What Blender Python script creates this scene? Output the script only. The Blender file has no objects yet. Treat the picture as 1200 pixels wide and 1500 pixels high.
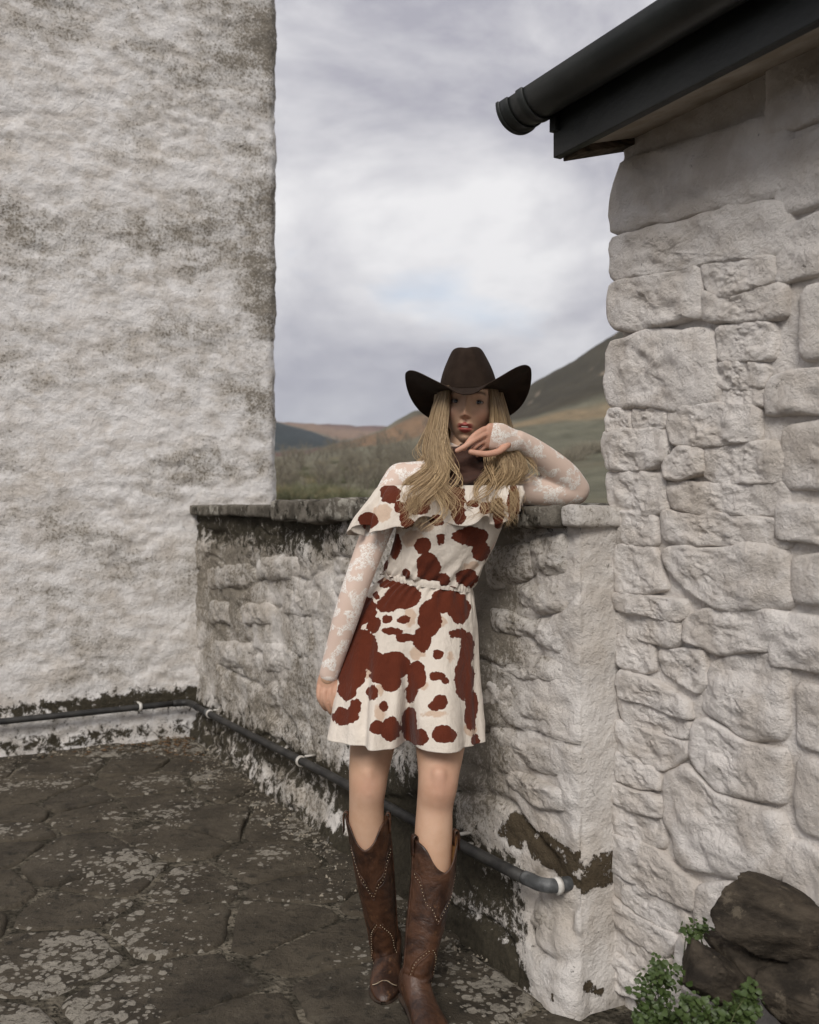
import bpy, bmesh, math, random
import numpy as np
from mathutils import Vector, Matrix

scene = bpy.context.scene
col = scene.collection
R = math.radians

# ------------------------------------------------------------------ camera
CAM_H = 1.30
F = 1400.0                       # focal length in photo pixels (photo is 1200 x 1500)
HOR = 740.0
cam_d = bpy.data.cameras.new('camera')
cam = bpy.data.objects.new('camera', cam_d); col.objects.link(cam)
cam.location = (0, 0, CAM_H); cam.rotation_euler = (R(90), 0, 0)
cam_d.sensor_fit = 'VERTICAL'; cam_d.sensor_height = 36.0; cam_d.sensor_width = 28.8
cam_d.lens = F / 1500 * 36.0
cam_d.shift_y = -(750 - HOR) / 1500
cam_d.clip_start = 0.05; cam_d.clip_end = 20000
cam_d.dof.use_dof = True; cam_d.dof.focus_distance = 2.58; cam_d.dof.aperture_fstop = 4.5
scene.camera = cam

# ------------------------------------------------------------------ sky and sun
SUN_EL, SUN_AZ = R(39), R(191)   # azimuth clockwise from +Y: behind the camera, to its left
w = bpy.data.worlds.new('World'); scene.world = w; w.use_nodes = True
nt = w.node_tree; nt.nodes.clear()
def wn(t, **k):
    n = nt.nodes.new(t)
    for a, b in k.items(): setattr(n, a, b)
    return n
sky = wn('ShaderNodeTexSky', sky_type='NISHITA', sun_disc=False, sun_elevation=SUN_EL, sun_rotation=SUN_AZ)
tc = wn('ShaderNodeTexCoord')
mp = wn('ShaderNodeMapping'); mp.inputs['Scale'].default_value = (1.0, 1.0, 1.75)
n1 = wn('ShaderNodeTexNoise'); n1.inputs['Scale'].default_value = 3.0; n1.inputs['Detail'].default_value = 10; n1.inputs['Roughness'].default_value = .58; n1.inputs['Distortion'].default_value = .25
n2 = wn('ShaderNodeTexNoise'); n2.inputs['Scale'].default_value = 3.1; n2.inputs['Detail'].default_value = 7; n2.inputs['Roughness'].default_value = .5
r1 = wn('ShaderNodeValToRGB')    # cloud brightness
r1.color_ramp.elements[0].position = .38; r1.color_ramp.elements[0].color = (3.2, 3.15, 3.6, 1)
r1.color_ramp.elements[1].position = .61; r1.color_ramp.elements[1].color = (6.9, 6.8, 6.85, 1)
r2 = wn('ShaderNodeValToRGB')    # gaps in the cloud
r2.color_ramp.elements[0].position = .60; r2.color_ramp.elements[0].color = (0, 0, 0, 1)
r2.color_ramp.elements[1].position = .74; r2.color_ramp.elements[1].color = (.55, .55, .55, 1)
mp2 = wn('ShaderNodeMapping'); mp2.inputs['Scale'].default_value = (1.0, 1.0, 2.8); mp2.inputs['Location'].default_value = (3.3, 1.7, .4)
mx = wn('ShaderNodeMixRGB'); bg = wn('ShaderNodeBackground'); wo = wn('ShaderNodeOutputWorld')
bg.inputs['Strength'].default_value = .078
L = nt.links.new
L(tc.outputs['Generated'], mp.inputs['Vector']); L(tc.outputs['Generated'], mp2.inputs['Vector'])
L(mp.outputs[0], n1.inputs['Vector']); L(mp2.outputs[0], n2.inputs['Vector'])
L(n1.outputs['Fac'], r1.inputs['Fac']); L(n2.outputs['Fac'], r2.inputs['Fac'])
L(r2.outputs[0], mx.inputs['Fac']); L(r1.outputs[0], mx.inputs['Color1']); L(sky.outputs[0], mx.inputs['Color2'])
L(mx.outputs[0], bg.inputs['Color']); L(bg.outputs[0], wo.inputs['Surface'])

sd = bpy.data.lights.new('sun', 'SUN'); sd.energy = 1.5; sd.angle = R(22); sd.color = (1.0, .955, .90)
sun = bpy.data.objects.new('sun', sd); col.objects.link(sun)
to_sun = Vector((math.sin(SUN_AZ) * math.cos(SUN_EL), math.cos(SUN_AZ) * math.cos(SUN_EL), math.sin(SUN_EL)))
sun.rotation_euler = to_sun.to_track_quat('Z', 'Y').to_euler(); sun.location = (0, -3, 8)

vs = scene.view_settings
vs.view_transform = 'Standard'; vs.look = 'None'; vs.exposure = 0.82; vs.gamma = 1; vs.use_curve_mapping = False

# ------------------------------------------------------------------ helpers
rng = np.random.default_rng(7)
random.seed(7)

def _hash(ix, iy, iz, seed):
    h = (ix.astype(np.int64) * 374761393 + iy.astype(np.int64) * 668265263 + iz.astype(np.int64) * 2147483647 + seed * 1274126177) & 0xffffffff
    h = ((h ^ (h >> 13)) * 1274126177) & 0xffffffff
    h = ((h ^ (h >> 16)) * 2246822519) & 0xffffffff
    return ((h ^ (h >> 15)) & 0xffffff) / float(0xffffff)

def vnoise(p, seed=0):
    """value noise -1..1 for an (N,3) array"""
    p = np.asarray(p, float); i = np.floor(p).astype(np.int64); f = p - i
    f = f * f * f * (f * (f * 6 - 15) + 10)
    out = 0
    for dx in (0, 1):
        for dy in (0, 1):
            for dz in (0, 1):
                wgt = (f[:, 0] if dx else 1 - f[:, 0]) * (f[:, 1] if dy else 1 - f[:, 1]) * (f[:, 2] if dz else 1 - f[:, 2])
                out = out + wgt * _hash(i[:, 0] + dx, i[:, 1] + dy, i[:, 2] + dz, seed)
    return out * 2 - 1

def fbm(p, oct=4, seed=0, rough=.5):
    p = np.asarray(p, float); a = 1.; s = 0; t = 0
    for k in range(oct):
        s = s + a * vnoise(p * (2.03 ** k) + k * 17.3, seed + k); t += a; a *= rough
    return s / t

def fb2(u, v, su, sv, oct=4, seed=0, rough=.5):
    u = np.asarray(u, float); v = np.asarray(v, float)
    return fbm(np.stack([u.ravel() * su, v.ravel() * sv, np.full(u.size, seed * 3.7)], 1), oct, seed, rough).reshape(u.shape)

def sstep(a, b, x):
    t = np.clip((np.asarray(x, float) - a) / (b - a), 0, 1); return t * t * (3 - 2 * t)

def P(px, py, Y):
    return np.array([(px - 600) / F * Y, Y, CAM_H + (HOR - py) / F * Y])

def topx(p):
    p = np.asarray(p); return 600 + p[:, 0] / p[:, 1] * F, HOR - (p[:, 2] - CAM_H) / p[:, 1] * F

class MB:
    """collects vertices and faces of ONE mesh"""
    def __init__(s): s.v = []; s.f = []; s.n = 0; s.attr = {}
    def add(s, v, f, **attr):
        v = np.asarray(v, float).reshape(-1, 3)
        s.v.append(v); s.f += [tuple(int(i) + s.n for i in q) for q in f]
        for k in set(list(attr) + list(s.attr)):
            if k not in s.attr: s.attr[k] = [np.zeros(s.n)] if s.n else []
            a = attr.get(k, 0.); s.attr[k].append(np.broadcast_to(np.asarray(a, float), (len(v),)))
        s.n += len(v)
    def grid(s, pts, closed_u=False, closed_v=False, flip=False, **attr):
        """pts (nv,nu,3)"""
        nv, nu = pts.shape[:2]
        f = []
        for j in range(nv if closed_v else nv - 1):
            j2 = (j + 1) % nv
            for i in range(nu if closed_u else nu - 1):
                i2 = (i + 1) % nu
                q = (j * nu + i, j * nu + i2, j2 * nu + i2, j2 * nu + i)
                f.append(q[::-1] if flip else q)
        s.add(pts.reshape(-1, 3), f, **{k: np.asarray(a).ravel() if np.ndim(a) else a for k, a in attr.items()})
    def box(s, c, h, M=None):
        v = np.array([[x, y, z] for x in (-1, 1) for y in (-1, 1) for z in (-1, 1)], float) * np.asarray(h, float)
        if M is not None: v = v @ np.array(M).T
        v = v + np.asarray(c, float)
        s.add(v, [(0, 1, 3, 2), (4, 6, 7, 5), (0, 4, 5, 1), (2, 3, 7, 6), (0, 2, 6, 4), (1, 5, 7, 3)])
    def mesh(s, name):
        m = bpy.data.meshes.new(name)
        v = np.concatenate(s.v)
        m.from_pydata(v.tolist(), [], s.f); m.update()
        for k, a in s.attr.items():
            at = m.attributes.new(k, 'FLOAT', 'POINT'); at.data.foreach_set('value', np.concatenate(a).astype(np.float32))
        return m
    def build(s, name, mt, parent=None, smooth=True, matrix=None, fix=False):
        m = s.mesh(name)
        if fix:
            bm = bmesh.new(); bm.from_mesh(m); bmesh.ops.recalc_face_normals(bm, faces=bm.faces); bm.to_mesh(m); bm.free()
        return link(name, m, mt, parent, smooth, matrix)

def link(name, m, mt, parent=None, smooth=True, matrix=None):
    if mt is not None: m.materials.clear(); m.materials.append(mt)
    if smooth: m.polygons.foreach_set('use_smooth', [True] * len(m.polygons))
    o = bpy.data.objects.new(name, m); col.objects.link(o)
    if parent is not None: o.parent = parent
    if matrix is not None: o.matrix_local = Matrix(matrix)
    return o

def tag(o, label=None, cat=None, group=None, kind=None):
    if label: o['label'] = label
    if cat: o['category'] = cat
    if group: o['group'] = group
    if kind: o['kind'] = kind
    return o

def empty(name, loc=(0, 0, 0), mat=None):
    o = bpy.data.objects.new(name, None); col.objects.link(o); o.empty_display_size = .1
    if mat is not None: o.matrix_world = Matrix(mat)
    else: o.location = loc
    return o

def frame(origin, xaxis):
    x = np.array([xaxis[0], xaxis[1], 0.]); x /= np.linalg.norm(x)
    y = np.array([-x[1], x[0], 0.])
    M = np.eye(4); M[:3, 0] = x; M[:3, 1] = y; M[:3, 2] = (0, 0, 1); M[:3, 3] = (origin[0], origin[1], 0)
    return M

def frames_along(pts, ref):
    pts = np.asarray(pts, float); t = np.gradient(pts, axis=0); t /= np.linalg.norm(t, axis=1)[:, None] + 1e-12
    ref = np.asarray(ref, float)
    if ref.ndim == 1: ref = np.tile(ref, (len(pts), 1))
    a = ref - (ref * t).sum(1)[:, None] * t; a /= np.linalg.norm(a, axis=1)[:, None] + 1e-12
    b = np.cross(t, a)
    return t, a, b

def resample(pts, n):
    """Catmull-Rom through control points (any columns), n samples"""
    p = np.asarray(pts, float); k = len(p)
    q = np.vstack([2 * p[0] - p[1], p, 2 * p[-1] - p[-2]])
    out = []
    for s in np.linspace(0, k - 1 - 1e-9, n):
        i = int(s); t = s - i
        p0, p1, p2, p3 = q[i], q[i + 1], q[i + 2], q[i + 3]
        out.append(.5 * ((2 * p1) + (-p0 + p2) * t + (2 * p0 - 5 * p1 + 4 * p2 - p3) * t * t + (-p0 + 3 * p1 - 3 * p2 + p3) * t ** 3))
    return np.array(out)

def sweep(mb, ctrl, n=16, seg=12, ref=(1, 0, 0), cap=True, raw=False, **attr):
    """ctrl rows: x,y,z,ra,rb  (ra along ref, rb across). Rounded ends."""
    c = np.asarray(ctrl, float)
    if not raw: c = resample(c, n)
    if cap:
        d0 = c[0, :3] - c[1, :3]; d0 /= np.linalg.norm(d0) + 1e-12; d1 = c[-1, :3] - c[-2, :3]; d1 /= np.linalg.norm(d1) + 1e-12
        pre, post = [], []
        for k in (.02, .4, .75, .93):
            e = math.sqrt(max(0, 1 - k * k)) if k > .02 else 1
            r = np.array(c[0]); r[:3] += d0 * e * min(c[0, 3], c[0, 4]); r[3:5] *= k; pre.append(r)
            r = np.array(c[-1]); r[:3] += d1 * e * min(c[-1, 3], c[-1, 4]); r[3:5] *= k; post.append(r)
        c = np.vstack([pre, c, post[::-1]])
    t, a, b = frames_along(c[:, :3], ref)
    # keep end frames stable
    th = np.linspace(0, 2 * math.pi, seg, endpoint=False)
    pts = c[:, None, :3] + a[:, None, :] * (np.cos(th)[None, :, None] * c[:, 3][:, None, None]) + b[:, None, :] * (np.sin(th)[None, :, None] * c[:, 4][:, None, None])
    nv = len(c)
    f = []
    for j in range(nv - 1):
        for i in range(seg):
            i2 = (i + 1) % seg
            f.append((j * seg + i, j * seg + i2, (j + 1) * seg + i2, (j + 1) * seg + i))
    f.append(tuple(range(seg))[::-1]); f.append(tuple((nv - 1) * seg + i for i in range(seg)))
    mb.add(pts.reshape(-1, 3), f, **attr)

def remesh(mb, voxel, smooth_it=4, fac=.5):
    m = mb.mesh('tmp'); o = bpy.data.objects.new('tmp', m); col.objects.link(o)
    md = o.modifiers.new('r', 'REMESH'); md.mode = 'VOXEL'; md.voxel_size = voxel
    ms = o.modifiers.new('s', 'SMOOTH'); ms.factor = fac; ms.iterations = smooth_it
    dg = bpy.context.evaluated_depsgraph_get(); me = bpy.data.meshes.new_from_object(o.evaluated_get(dg))
    bpy.data.objects.remove(o); bpy.data.meshes.remove(m)
    v = np.empty(len(me.vertices) * 3); me.vertices.foreach_get('co', v); v = v.reshape(-1, 3)
    f = [tuple(p.vertices) for p in me.polygons]
    bpy.data.meshes.remove(me)
    return v, f

# ------------------------------------------------------------------ materials
class NT:
    def __init__(s, name):
        s.m = bpy.data.materials.new(name); s.m.use_nodes = True; s.t = s.m.node_tree; s.t.nodes.clear()
        s.out = s.t.nodes.new('ShaderNodeOutputMaterial'); s.p = s.t.nodes.new('ShaderNodeBsdfPrincipled')
        s.t.links.new(s.p.outputs[0], s.out.inputs['Surface']); s._pos = None
    def n(s, t): return s.t.nodes.new(t)
    def put(s, sock, v):
        if isinstance(v, bpy.types.NodeSocket): s.t.links.new(v, sock)
        elif isinstance(v, tuple) and len(v) == 3 and sock.type == 'RGBA': sock.default_value = (*v, 1)
        else: sock.default_value = v
    def pos(s):
        if s._pos is None: s._pos = s.n('ShaderNodeNewGeometry').outputs['Position']
        return s._pos
    def map(s, scale=(1, 1, 1), rot=(0, 0, 0), vec=None, loc=(0, 0, 0)):
        m = s.n('ShaderNodeMapping'); s.put(m.inputs['Vector'], vec or s.pos()); m.inputs['Scale'].default_value = scale; m.inputs['Rotation'].default_value = rot; m.inputs['Location'].default_value = loc
        return m.outputs[0]
    def noise(s, scale, detail=4, rough=.55, vec=None, dist=0., color=False):
        x = s.n('ShaderNodeTexNoise'); s.put(x.inputs['Vector'], vec or s.pos()); x.inputs['Scale'].default_value = scale
        x.inputs['Detail'].default_value = detail; x.inputs['Roughness'].default_value = rough; x.inputs['Distortion'].default_value = dist
        return x.outputs['Color' if color else 'Fac']
    def vor(s, scale, vec=None, feature='F1', rand=1., out='Distance'):
        x = s.n('ShaderNodeTexVoronoi'); x.feature = feature; s.put(x.inputs['Vector'], vec or s.pos()); x.inputs['Scale'].default_value = scale; x.inputs['Randomness'].default_value = rand
        return x.outputs[out]
    def math(s, op, a, b=0., c=None, clamp=False):
        x = s.n('ShaderNodeMath'); x.operation = op; x.use_clamp = clamp; s.put(x.inputs[0], a); s.put(x.inputs[1], b)
        if c is not None: s.put(x.inputs[2], c)
        return x.outputs[0]
    def step(s, v, a, b):
        x = s.n('ShaderNodeMapRange'); x.interpolation_type = 'SMOOTHSTEP'; s.put(x.inputs['Value'], v); x.inputs['From Min'].default_value = a; x.inputs['From Max'].default_value = b
        return x.outputs[0]
    def mix(s, f, a, b):
        x = s.n('ShaderNodeMixRGB'); s.put(x.inputs['Fac'], f); s.put(x.inputs['Color1'], a); s.put(x.inputs['Color2'], b); return x.outputs[0]
    def attr(s, name, out='Fac'):
        x = s.n('ShaderNodeAttribute'); x.attribute_name = name; return x.outputs[out]
    def objrand(s): return s.n('ShaderNodeObjectInfo').outputs['Random']
    def bump(s, h, strength=1., dist=.01, normal=None):
        x = s.n('ShaderNodeBump'); s.put(x.inputs['Height'], h); x.inputs['Strength'].default_value = strength; x.inputs['Distance'].default_value = dist
        if normal is not None: s.put(x.inputs['Normal'], normal)
        return x.outputs[0]
    def done(s, color, rough=.7, spec=.3, bump=None, **k):
        s.put(s.p.inputs['Base Color'], color); s.put(s.p.inputs['Roughness'], rough); s.put(s.p.inputs['Specular IOR Level'], spec)
        if bump is not None: s.put(s.p.inputs['Normal'], bump)
        for a, b in k.items(): s.put(s.p.inputs[a.replace('_', ' ')], b)
        return s.m

def mat_limewash(name, tone=(1, 1, 1), base_dirt=0., horiz=False, fleck=.635):
    t = NT(name)
    vec = t.map((1, 1, 1.7)) if horiz else t.pos()
    big = t.noise(1.6, 4, .55, vec); mid = t.noise(7, 6, .62, vec, .4); fine = t.noise(75, 7, .74); streak = t.noise(9, 6, .65, t.map((1, 1, .22))); grit = t.noise(170, 3, .6)
    w1 = tuple(a * b for a, b in zip((.80, .785, .775), tone)); w2 = tuple(a * b for a, b in zip((.64, .605, .57), tone))
    c = t.mix(t.step(mid, .38, .66), w1, w2)
    c = t.mix(t.math('MULTIPLY', t.step(t.noise(3.3, 5, .6), .5, .75), .45), c, (.55, .47, .38))
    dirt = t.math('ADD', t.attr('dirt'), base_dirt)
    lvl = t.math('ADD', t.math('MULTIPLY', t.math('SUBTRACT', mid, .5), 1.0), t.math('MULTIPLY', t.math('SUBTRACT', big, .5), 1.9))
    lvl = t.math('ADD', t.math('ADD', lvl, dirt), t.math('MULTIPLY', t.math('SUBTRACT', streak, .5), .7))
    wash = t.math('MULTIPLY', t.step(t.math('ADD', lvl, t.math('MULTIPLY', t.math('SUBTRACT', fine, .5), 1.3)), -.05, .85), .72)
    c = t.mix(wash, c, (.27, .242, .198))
    speck = t.step(t.math('ADD', fine, t.math('MULTIPLY', lvl, .28)), fleck, fleck + .10)
    c = t.mix(t.math('MULTIPLY', speck, .72), c, (.15, .128, .095))
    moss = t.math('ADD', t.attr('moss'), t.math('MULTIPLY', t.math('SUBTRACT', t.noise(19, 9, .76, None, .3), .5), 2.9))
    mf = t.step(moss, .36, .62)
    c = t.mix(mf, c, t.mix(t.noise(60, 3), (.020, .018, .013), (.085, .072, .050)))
    bare = t.math('ADD', t.attr('bare'), t.math('MULTIPLY', t.math('SUBTRACT', t.noise(17, 7, .7), .5), 1.5))
    bf = t.step(bare, .47, .53)
    c = t.mix(bf, c, t.mix(t.noise(30, 6, .7), (.045, .035, .022), (.13, .10, .065)))
    h = t.math('ADD', t.math('MULTIPLY', fine, .5), t.math('MULTIPLY', grit, .16))
    h = t.math('ADD', h, t.math('MULTIPLY', t.noise(18, 5, .6), 1.1))
    h = t.math('SUBTRACT', h, t.math('MULTIPLY', bf, .5))
    return t.done(c, .92, .15, t.bump(h, 1., .017))

def mat_simple(name, c1, c2, scale=8, rough=.6, spec=.3, bump=.0, bscale=60, detail=5, metallic=0., lo=.35, hi=.65):
    t = NT(name)
    c = t.mix(t.step(t.noise(scale, detail, .6), lo, hi), c1, c2)
    b = t.bump(t.noise(bscale, 5, .6), 1., bump) if bump else None
    return t.done(c, rough, spec, b, Metallic=metallic)

MAT = {}
MAT['lime_house'] = mat_limewash('limewash_house', (.97, .955, .935), .15, True, .625)
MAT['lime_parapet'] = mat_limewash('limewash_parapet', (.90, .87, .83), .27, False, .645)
MAT['lime_building'] = mat_limewash('limewash_building', (.94, .905, .865), -.24, False, .67)

# ------------------------------------------------------------------ layout of the walls (metres, camera above the origin)
D1 = np.array([-.481, .877]); D1 /= np.linalg.norm(D1)         # along the parapet, away from the camera
D2 = np.array([D1[1], -D1[0]])                                  # square to it, to the right and away
A = np.array([.436, 2.443])                                     # near corner of the parapet
PL = 3.41                                                       # its length up to the house
B = A + .145 * D2                                               # corner of the roofed building
C = A + PL * D1                                                 # inner corner at the house
MP = frame(A, D1)                                               # parapet: x along, y out of the face
MBD = frame(B, D1)                                              # building face (it runs to negative x)
MH = frame(C, -D2)                                              # house face: x to the left

def on_wall(M, px, py):
    """photo point -> (along, height) on the face of a wall"""
    o = M[:3, 3]; n = M[:3, 1]; d = np.array([(px - 600) / F, 1, (HOR - py) / F])
    k = (n @ (o - np.array([0, 0, CAM_H]))) / (n @ d); p = np.array([0, 0, CAM_H]) + k * d
    return np.array([(p - o) @ M[:3, 0], p[2]])

def smooth_poly(pts, it=2):
    p = np.asarray(pts, float)
    for _ in range(it):
        q = np.roll(p, -1, 0); p = np.stack([.88 * p + .12 * q, .12 * p + .88 * q], 1).reshape(-1, 2)
    return p

def resample_closed(p, n):
    d = np.linalg.norm(np.roll(p, -1, 0) - p, axis=1); s = np.concatenate([[0], np.cumsum(d)]); q = np.vstack([p, p[:1]])
    x = np.linspace(0, s[-1], n, endpoint=False)
    return np.stack([np.interp(x, s, q[:, 0]), np.interp(x, s, q[:, 1])], 1)

def stone_patch(poly, proud, seed, back=.04, n=44, rings=11, rough=.008, soft=5., base=0.):
    """rounded rubble stone: poly is its outline on the wall, y is how far it stands out"""
    c = np.mean(poly, 0); b = resample_closed(smooth_poly(poly), n)
    size = math.sqrt(abs(np.sum(b[:, 0] * np.roll(b[:, 1], -1) - np.roll(b[:, 0], -1) * b[:, 1])) / 2)
    b = b + np.stack([fb2(b[:, 0], b[:, 1], 9, 9, 3, seed), fb2(b[:, 0], b[:, 1], 9, 9, 3, seed + 5)], 1) * min(.016, size * .07)
    rr = np.concatenate([[1.0, 1.0, .985, .955, .91], np.linspace(.84, .0, rings)])
    tilt = np.array([random.uniform(-.05, .05), random.uniform(-.06, .04)])
    pts = []
    for k, r in enumerate(rr):
        q = c + (b - c) * r
        if k == 0: y = np.full(n, -back)
        else:
            prof = (1 - r ** soft) ** .5
            y = base + proud * (.12 + .88 * prof) + (q - c) @ tilt * .6 * (1 - r ** 4)
            y = y + .007 * fb2(q[:, 0], q[:, 1], 4.5, 7, 2, seed + 23) * (1 - r ** 6) + rough * fb2(q[:, 0], q[:, 1], 20, 27, 4, seed + 11, .65) * (1 - .6 * r ** 8) + .6 * rough * np.abs(fb2(q[:, 0], q[:, 1], 7, 11, 3, seed + 3)) * (1 - r ** 6)
        pts.append(np.stack([q[:, 0] - c[0], y, q[:, 1] - c[1]], 1))
    return c, np.array(pts)

def add_stone(parent, name, poly, proud, seed, mt, **k):
    c, pts = stone_patch(poly, proud, seed, **k)
    m = MB(); m.grid(pts[:-1], closed_u=True)
    n = pts.shape[1]; last = pts.shape[0] - 2
    m.add(pts[-1].mean(0)[None], [])
    ci = m.n - 1
    m.f += [(last * n + i, last * n + (i + 1) % n, ci) for i in range(n)]
    M = np.eye(4); M[0, 3] = c[0]; M[2, 3] = c[1]
    return m.build(name, mt, parent, matrix=M, fix=True)

def path_wall(m, s, z, fn_pos, disp, **attr):
    S, Z = np.meshgrid(s, z)
    p, n = fn_pos(S.ravel())
    h = disp(S.ravel(), Z.ravel())
    pts = np.stack([p[:, 0] + n[:, 0] * h, p[:, 1] + n[:, 1] * h, Z.ravel()], 1).reshape(S.shape + (3,))
    m.grid(pts, **{k: f(S, Z) for k, f in attr.items()})
    return pts

# ------------------------------------------------------------------ the white house on the left
house = empty('house', mat=MH)
tag(house, 'tall limewashed house wall of lumpy weathered rubble behind the low parapet', 'house')
HX = -.494
def house_pos(s):            # s<HX: the side that runs back behind the parapet
    p = np.zeros((len(s), 2)); n = np.zeros((len(s), 2))
    front = s >= HX
    k = sstep(-.06, .06, s - HX)
    p[:, 0] = np.where(front, s, HX); p[:, 1] = np.where(front, 0, -(HX - s))
    n[:, 1] = k; n[:, 0] = -(1 - k); n /= np.linalg.norm(n, axis=1)[:, None]
    r = .035 * np.exp(-((s - HX) / .04) ** 2); return p - n * r[:, None], n
def house_disp(s, z):
    q = z + .05 * fb2(s, z, 1.2, 1.2, 2, 3)
    a = .012 * fb2(s, q, 1.7, 5.6, 5, 21, .6)
    crease = -.013 * np.clip(1 - np.abs(fb2(s, q, 2.6, 7.5, 3, 31, .6)) / .08, 0, 1) * sstep(.0, .4, fb2(s, z, 2.3, 4, 2, 8))
    b = .010 * fb2(s, z, 9, 19, 5, 41, .7)
    lump = .011 * np.clip(fb2(s, q, 4, 9, 3, 51), 0, 1)
    edge = .012 * fb2(s, z, 5, 9, 3, 66) * np.exp(-((s - HX) / .12) ** 2)
    foot = .02 * sstep(.25, 0., z)
    return a + crease + b + lump + edge + foot
def house_moss(S, Z):
    pipe = .85 * np.exp(-((Z - .225) / .055) ** 2) * sstep(1.6, -.05, S * .6) + .42 * np.exp(-((Z - .05) / .05) ** 2)
    return np.where(S > -.05, pipe, 0) + .15 * sstep(.5, 0, Z)
def house_dirt(S, Z):
    d = .26 * np.exp(-((S - HX) / .28) ** 2) * sstep(1.2, 2., Z) + .22 * np.exp(-((Z - 3.0) / .35) ** 2) * sstep(.9, .1, S) + .22 * np.exp(-((Z - .95) / .25) ** 2) * sstep(1.1, .3, S)
    d += .18 * np.exp(-((Z - 2.55) / .22) ** 2) + .14 * sstep(3.4, 4.2, Z) - .2 * np.exp(-((Z - 1.75) / .3) ** 2) * sstep(.1, .6, S) - .12 * sstep(.5, 1.6, S)
    return d
m = MB()
path_wall(m, np.concatenate([np.linspace(-3.5, HX - .12, 14), np.linspace(HX - .1, 2.2, 230), np.linspace(2.25, 4.2, 40)]), np.linspace(-1.2, 5.4, 430), house_pos, house_disp, moss=house_moss, dirt=house_dirt)
m.build('wall', MAT['lime_house'], house)

# ------------------------------------------------------------------ parapet
parapet = empty('parapet_wall', mat=MP)
tag(parapet, 'low stained limewashed parapet wall capped with rough coping slabs', 'wall')
def para_pos(s):
    p = np.zeros((len(s), 2)); n = np.zeros((len(s), 2))
    k = sstep(-.035, .035, s)
    p[:, 0] = np.where(s >= 0, s, 0); p[:, 1] = np.where(s >= 0, 0, s)
    n[:, 1] = k; n[:, 0] = -(1 - k); n /= np.linalg.norm(n, axis=1)[:, None]
    r = .010 * np.exp(-(s / .02) ** 2); return p - n * r[:, None], n
def para_disp(s, z):
    q = z + .35 * 0 + .06 * fb2(s, z, 1.5, 1.5, 2, 103)
    a = .024 * fb2(s, q, 2.6, 5.0, 4, 121, .55)
    crease = -.022 * np.clip(1 - np.abs(fb2(s, q, 2.6, 5.5, 2, 131)) / .09, 0, 1)
    b = .012 * fb2(s, z, 13, 17, 4, 141, .65)
    lump = .020 * np.clip(fb2(s, q, 6, 9, 3, 151), 0, 1)
    foot = .055 * sstep(.30, 0., z + .07 * fb2(s, z, 3, 3, 2, 77)) ** 1.5
    corner = .012 * fb2(s, z, 2, 6, 3, 9) * np.exp(-(s / .1) ** 2)
    ret = .5 * (a + b) + .010 * fb2(s, z, 5, 4, 4, 171, .6) + .3 * foot - .006
    k = sstep(-.03, .02, s)
    return (a + crease + b + lump + foot + corner) * k + ret * (1 - k)
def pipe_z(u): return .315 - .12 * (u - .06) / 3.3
def para_moss(S, Z):
    pz = pipe_z(S)
    top = .66 * sstep(1.04, 1.22, Z + .05 * fb2(S, Z, 6, 2, 2, 5)) * sstep(1.0, 1.7, S) + .30 * np.exp(-((Z - 1.10) / .10) ** 2) * sstep(1.3, 1.8, S) + .35 * sstep(1.2, 1.26, Z)
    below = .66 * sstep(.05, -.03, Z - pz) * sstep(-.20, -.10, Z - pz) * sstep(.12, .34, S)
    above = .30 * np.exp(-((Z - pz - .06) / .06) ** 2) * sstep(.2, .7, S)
    foot = .62 * sstep(.10, .02, Z) * sstep(.02, .25, S) + .58 * sstep(.30, .04, Z) * sstep(.08, .30, S) * sstep(1.5, 1.0, S)
    deep = .42 * sstep(.95, .3, Z) * sstep(.45, .75, S) * sstep(1.6, 1.1, S)
    return np.where(S > 0, top + below + above + foot + deep, 0)
def para_dirt_shade(S, Z):
    d = .80 * np.exp(-((S - .60) / .34) ** 2) * sstep(.25, .7, Z) + .10 * sstep(1.3, 2.4, S) + .25 * np.exp(-((Z - .8) / .3) ** 2) * sstep(2.0, 3.0, S) + .2 * np.exp(-((Z - 1.1) / .2) ** 2) * sstep(.15, .5, S) + .10 * sstep(.5, .2, Z)  # grime beside the person, with the contact shadow there painted into the colour
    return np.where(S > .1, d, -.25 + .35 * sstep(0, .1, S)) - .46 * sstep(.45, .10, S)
def para_bare(S, Z):
    e = .0
    lim = np.where(S > 0, .355 + .10 * S, .345 - .1 * S)
    top = sstep(.07, .03, np.abs(Z - lim + .0) - .005) * sstep(.42, .30, S)
    spot = sum(.9 * np.exp(-(((S - a) / .03) ** 2 + ((Z - b) / .025) ** 2)) for a, b in ((-.02, .07), (.05, .03), (-.06, .04), (.02, .12)))
    return .62 * top + .6 * spot
m = MB()
path_wall(m, np.concatenate([np.linspace(-.20, .12, 40), np.linspace(.13, 3.5, 330)]), np.linspace(-.06, 1.262, 140), para_pos, para_disp, moss=para_moss, dirt=para_dirt_shade, bare=para_bare)
m.box((1.75, -.23, .6), (1.69, .17, .655))
m.build('wall_face', MAT['lime_parapet'], parapet)

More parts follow.
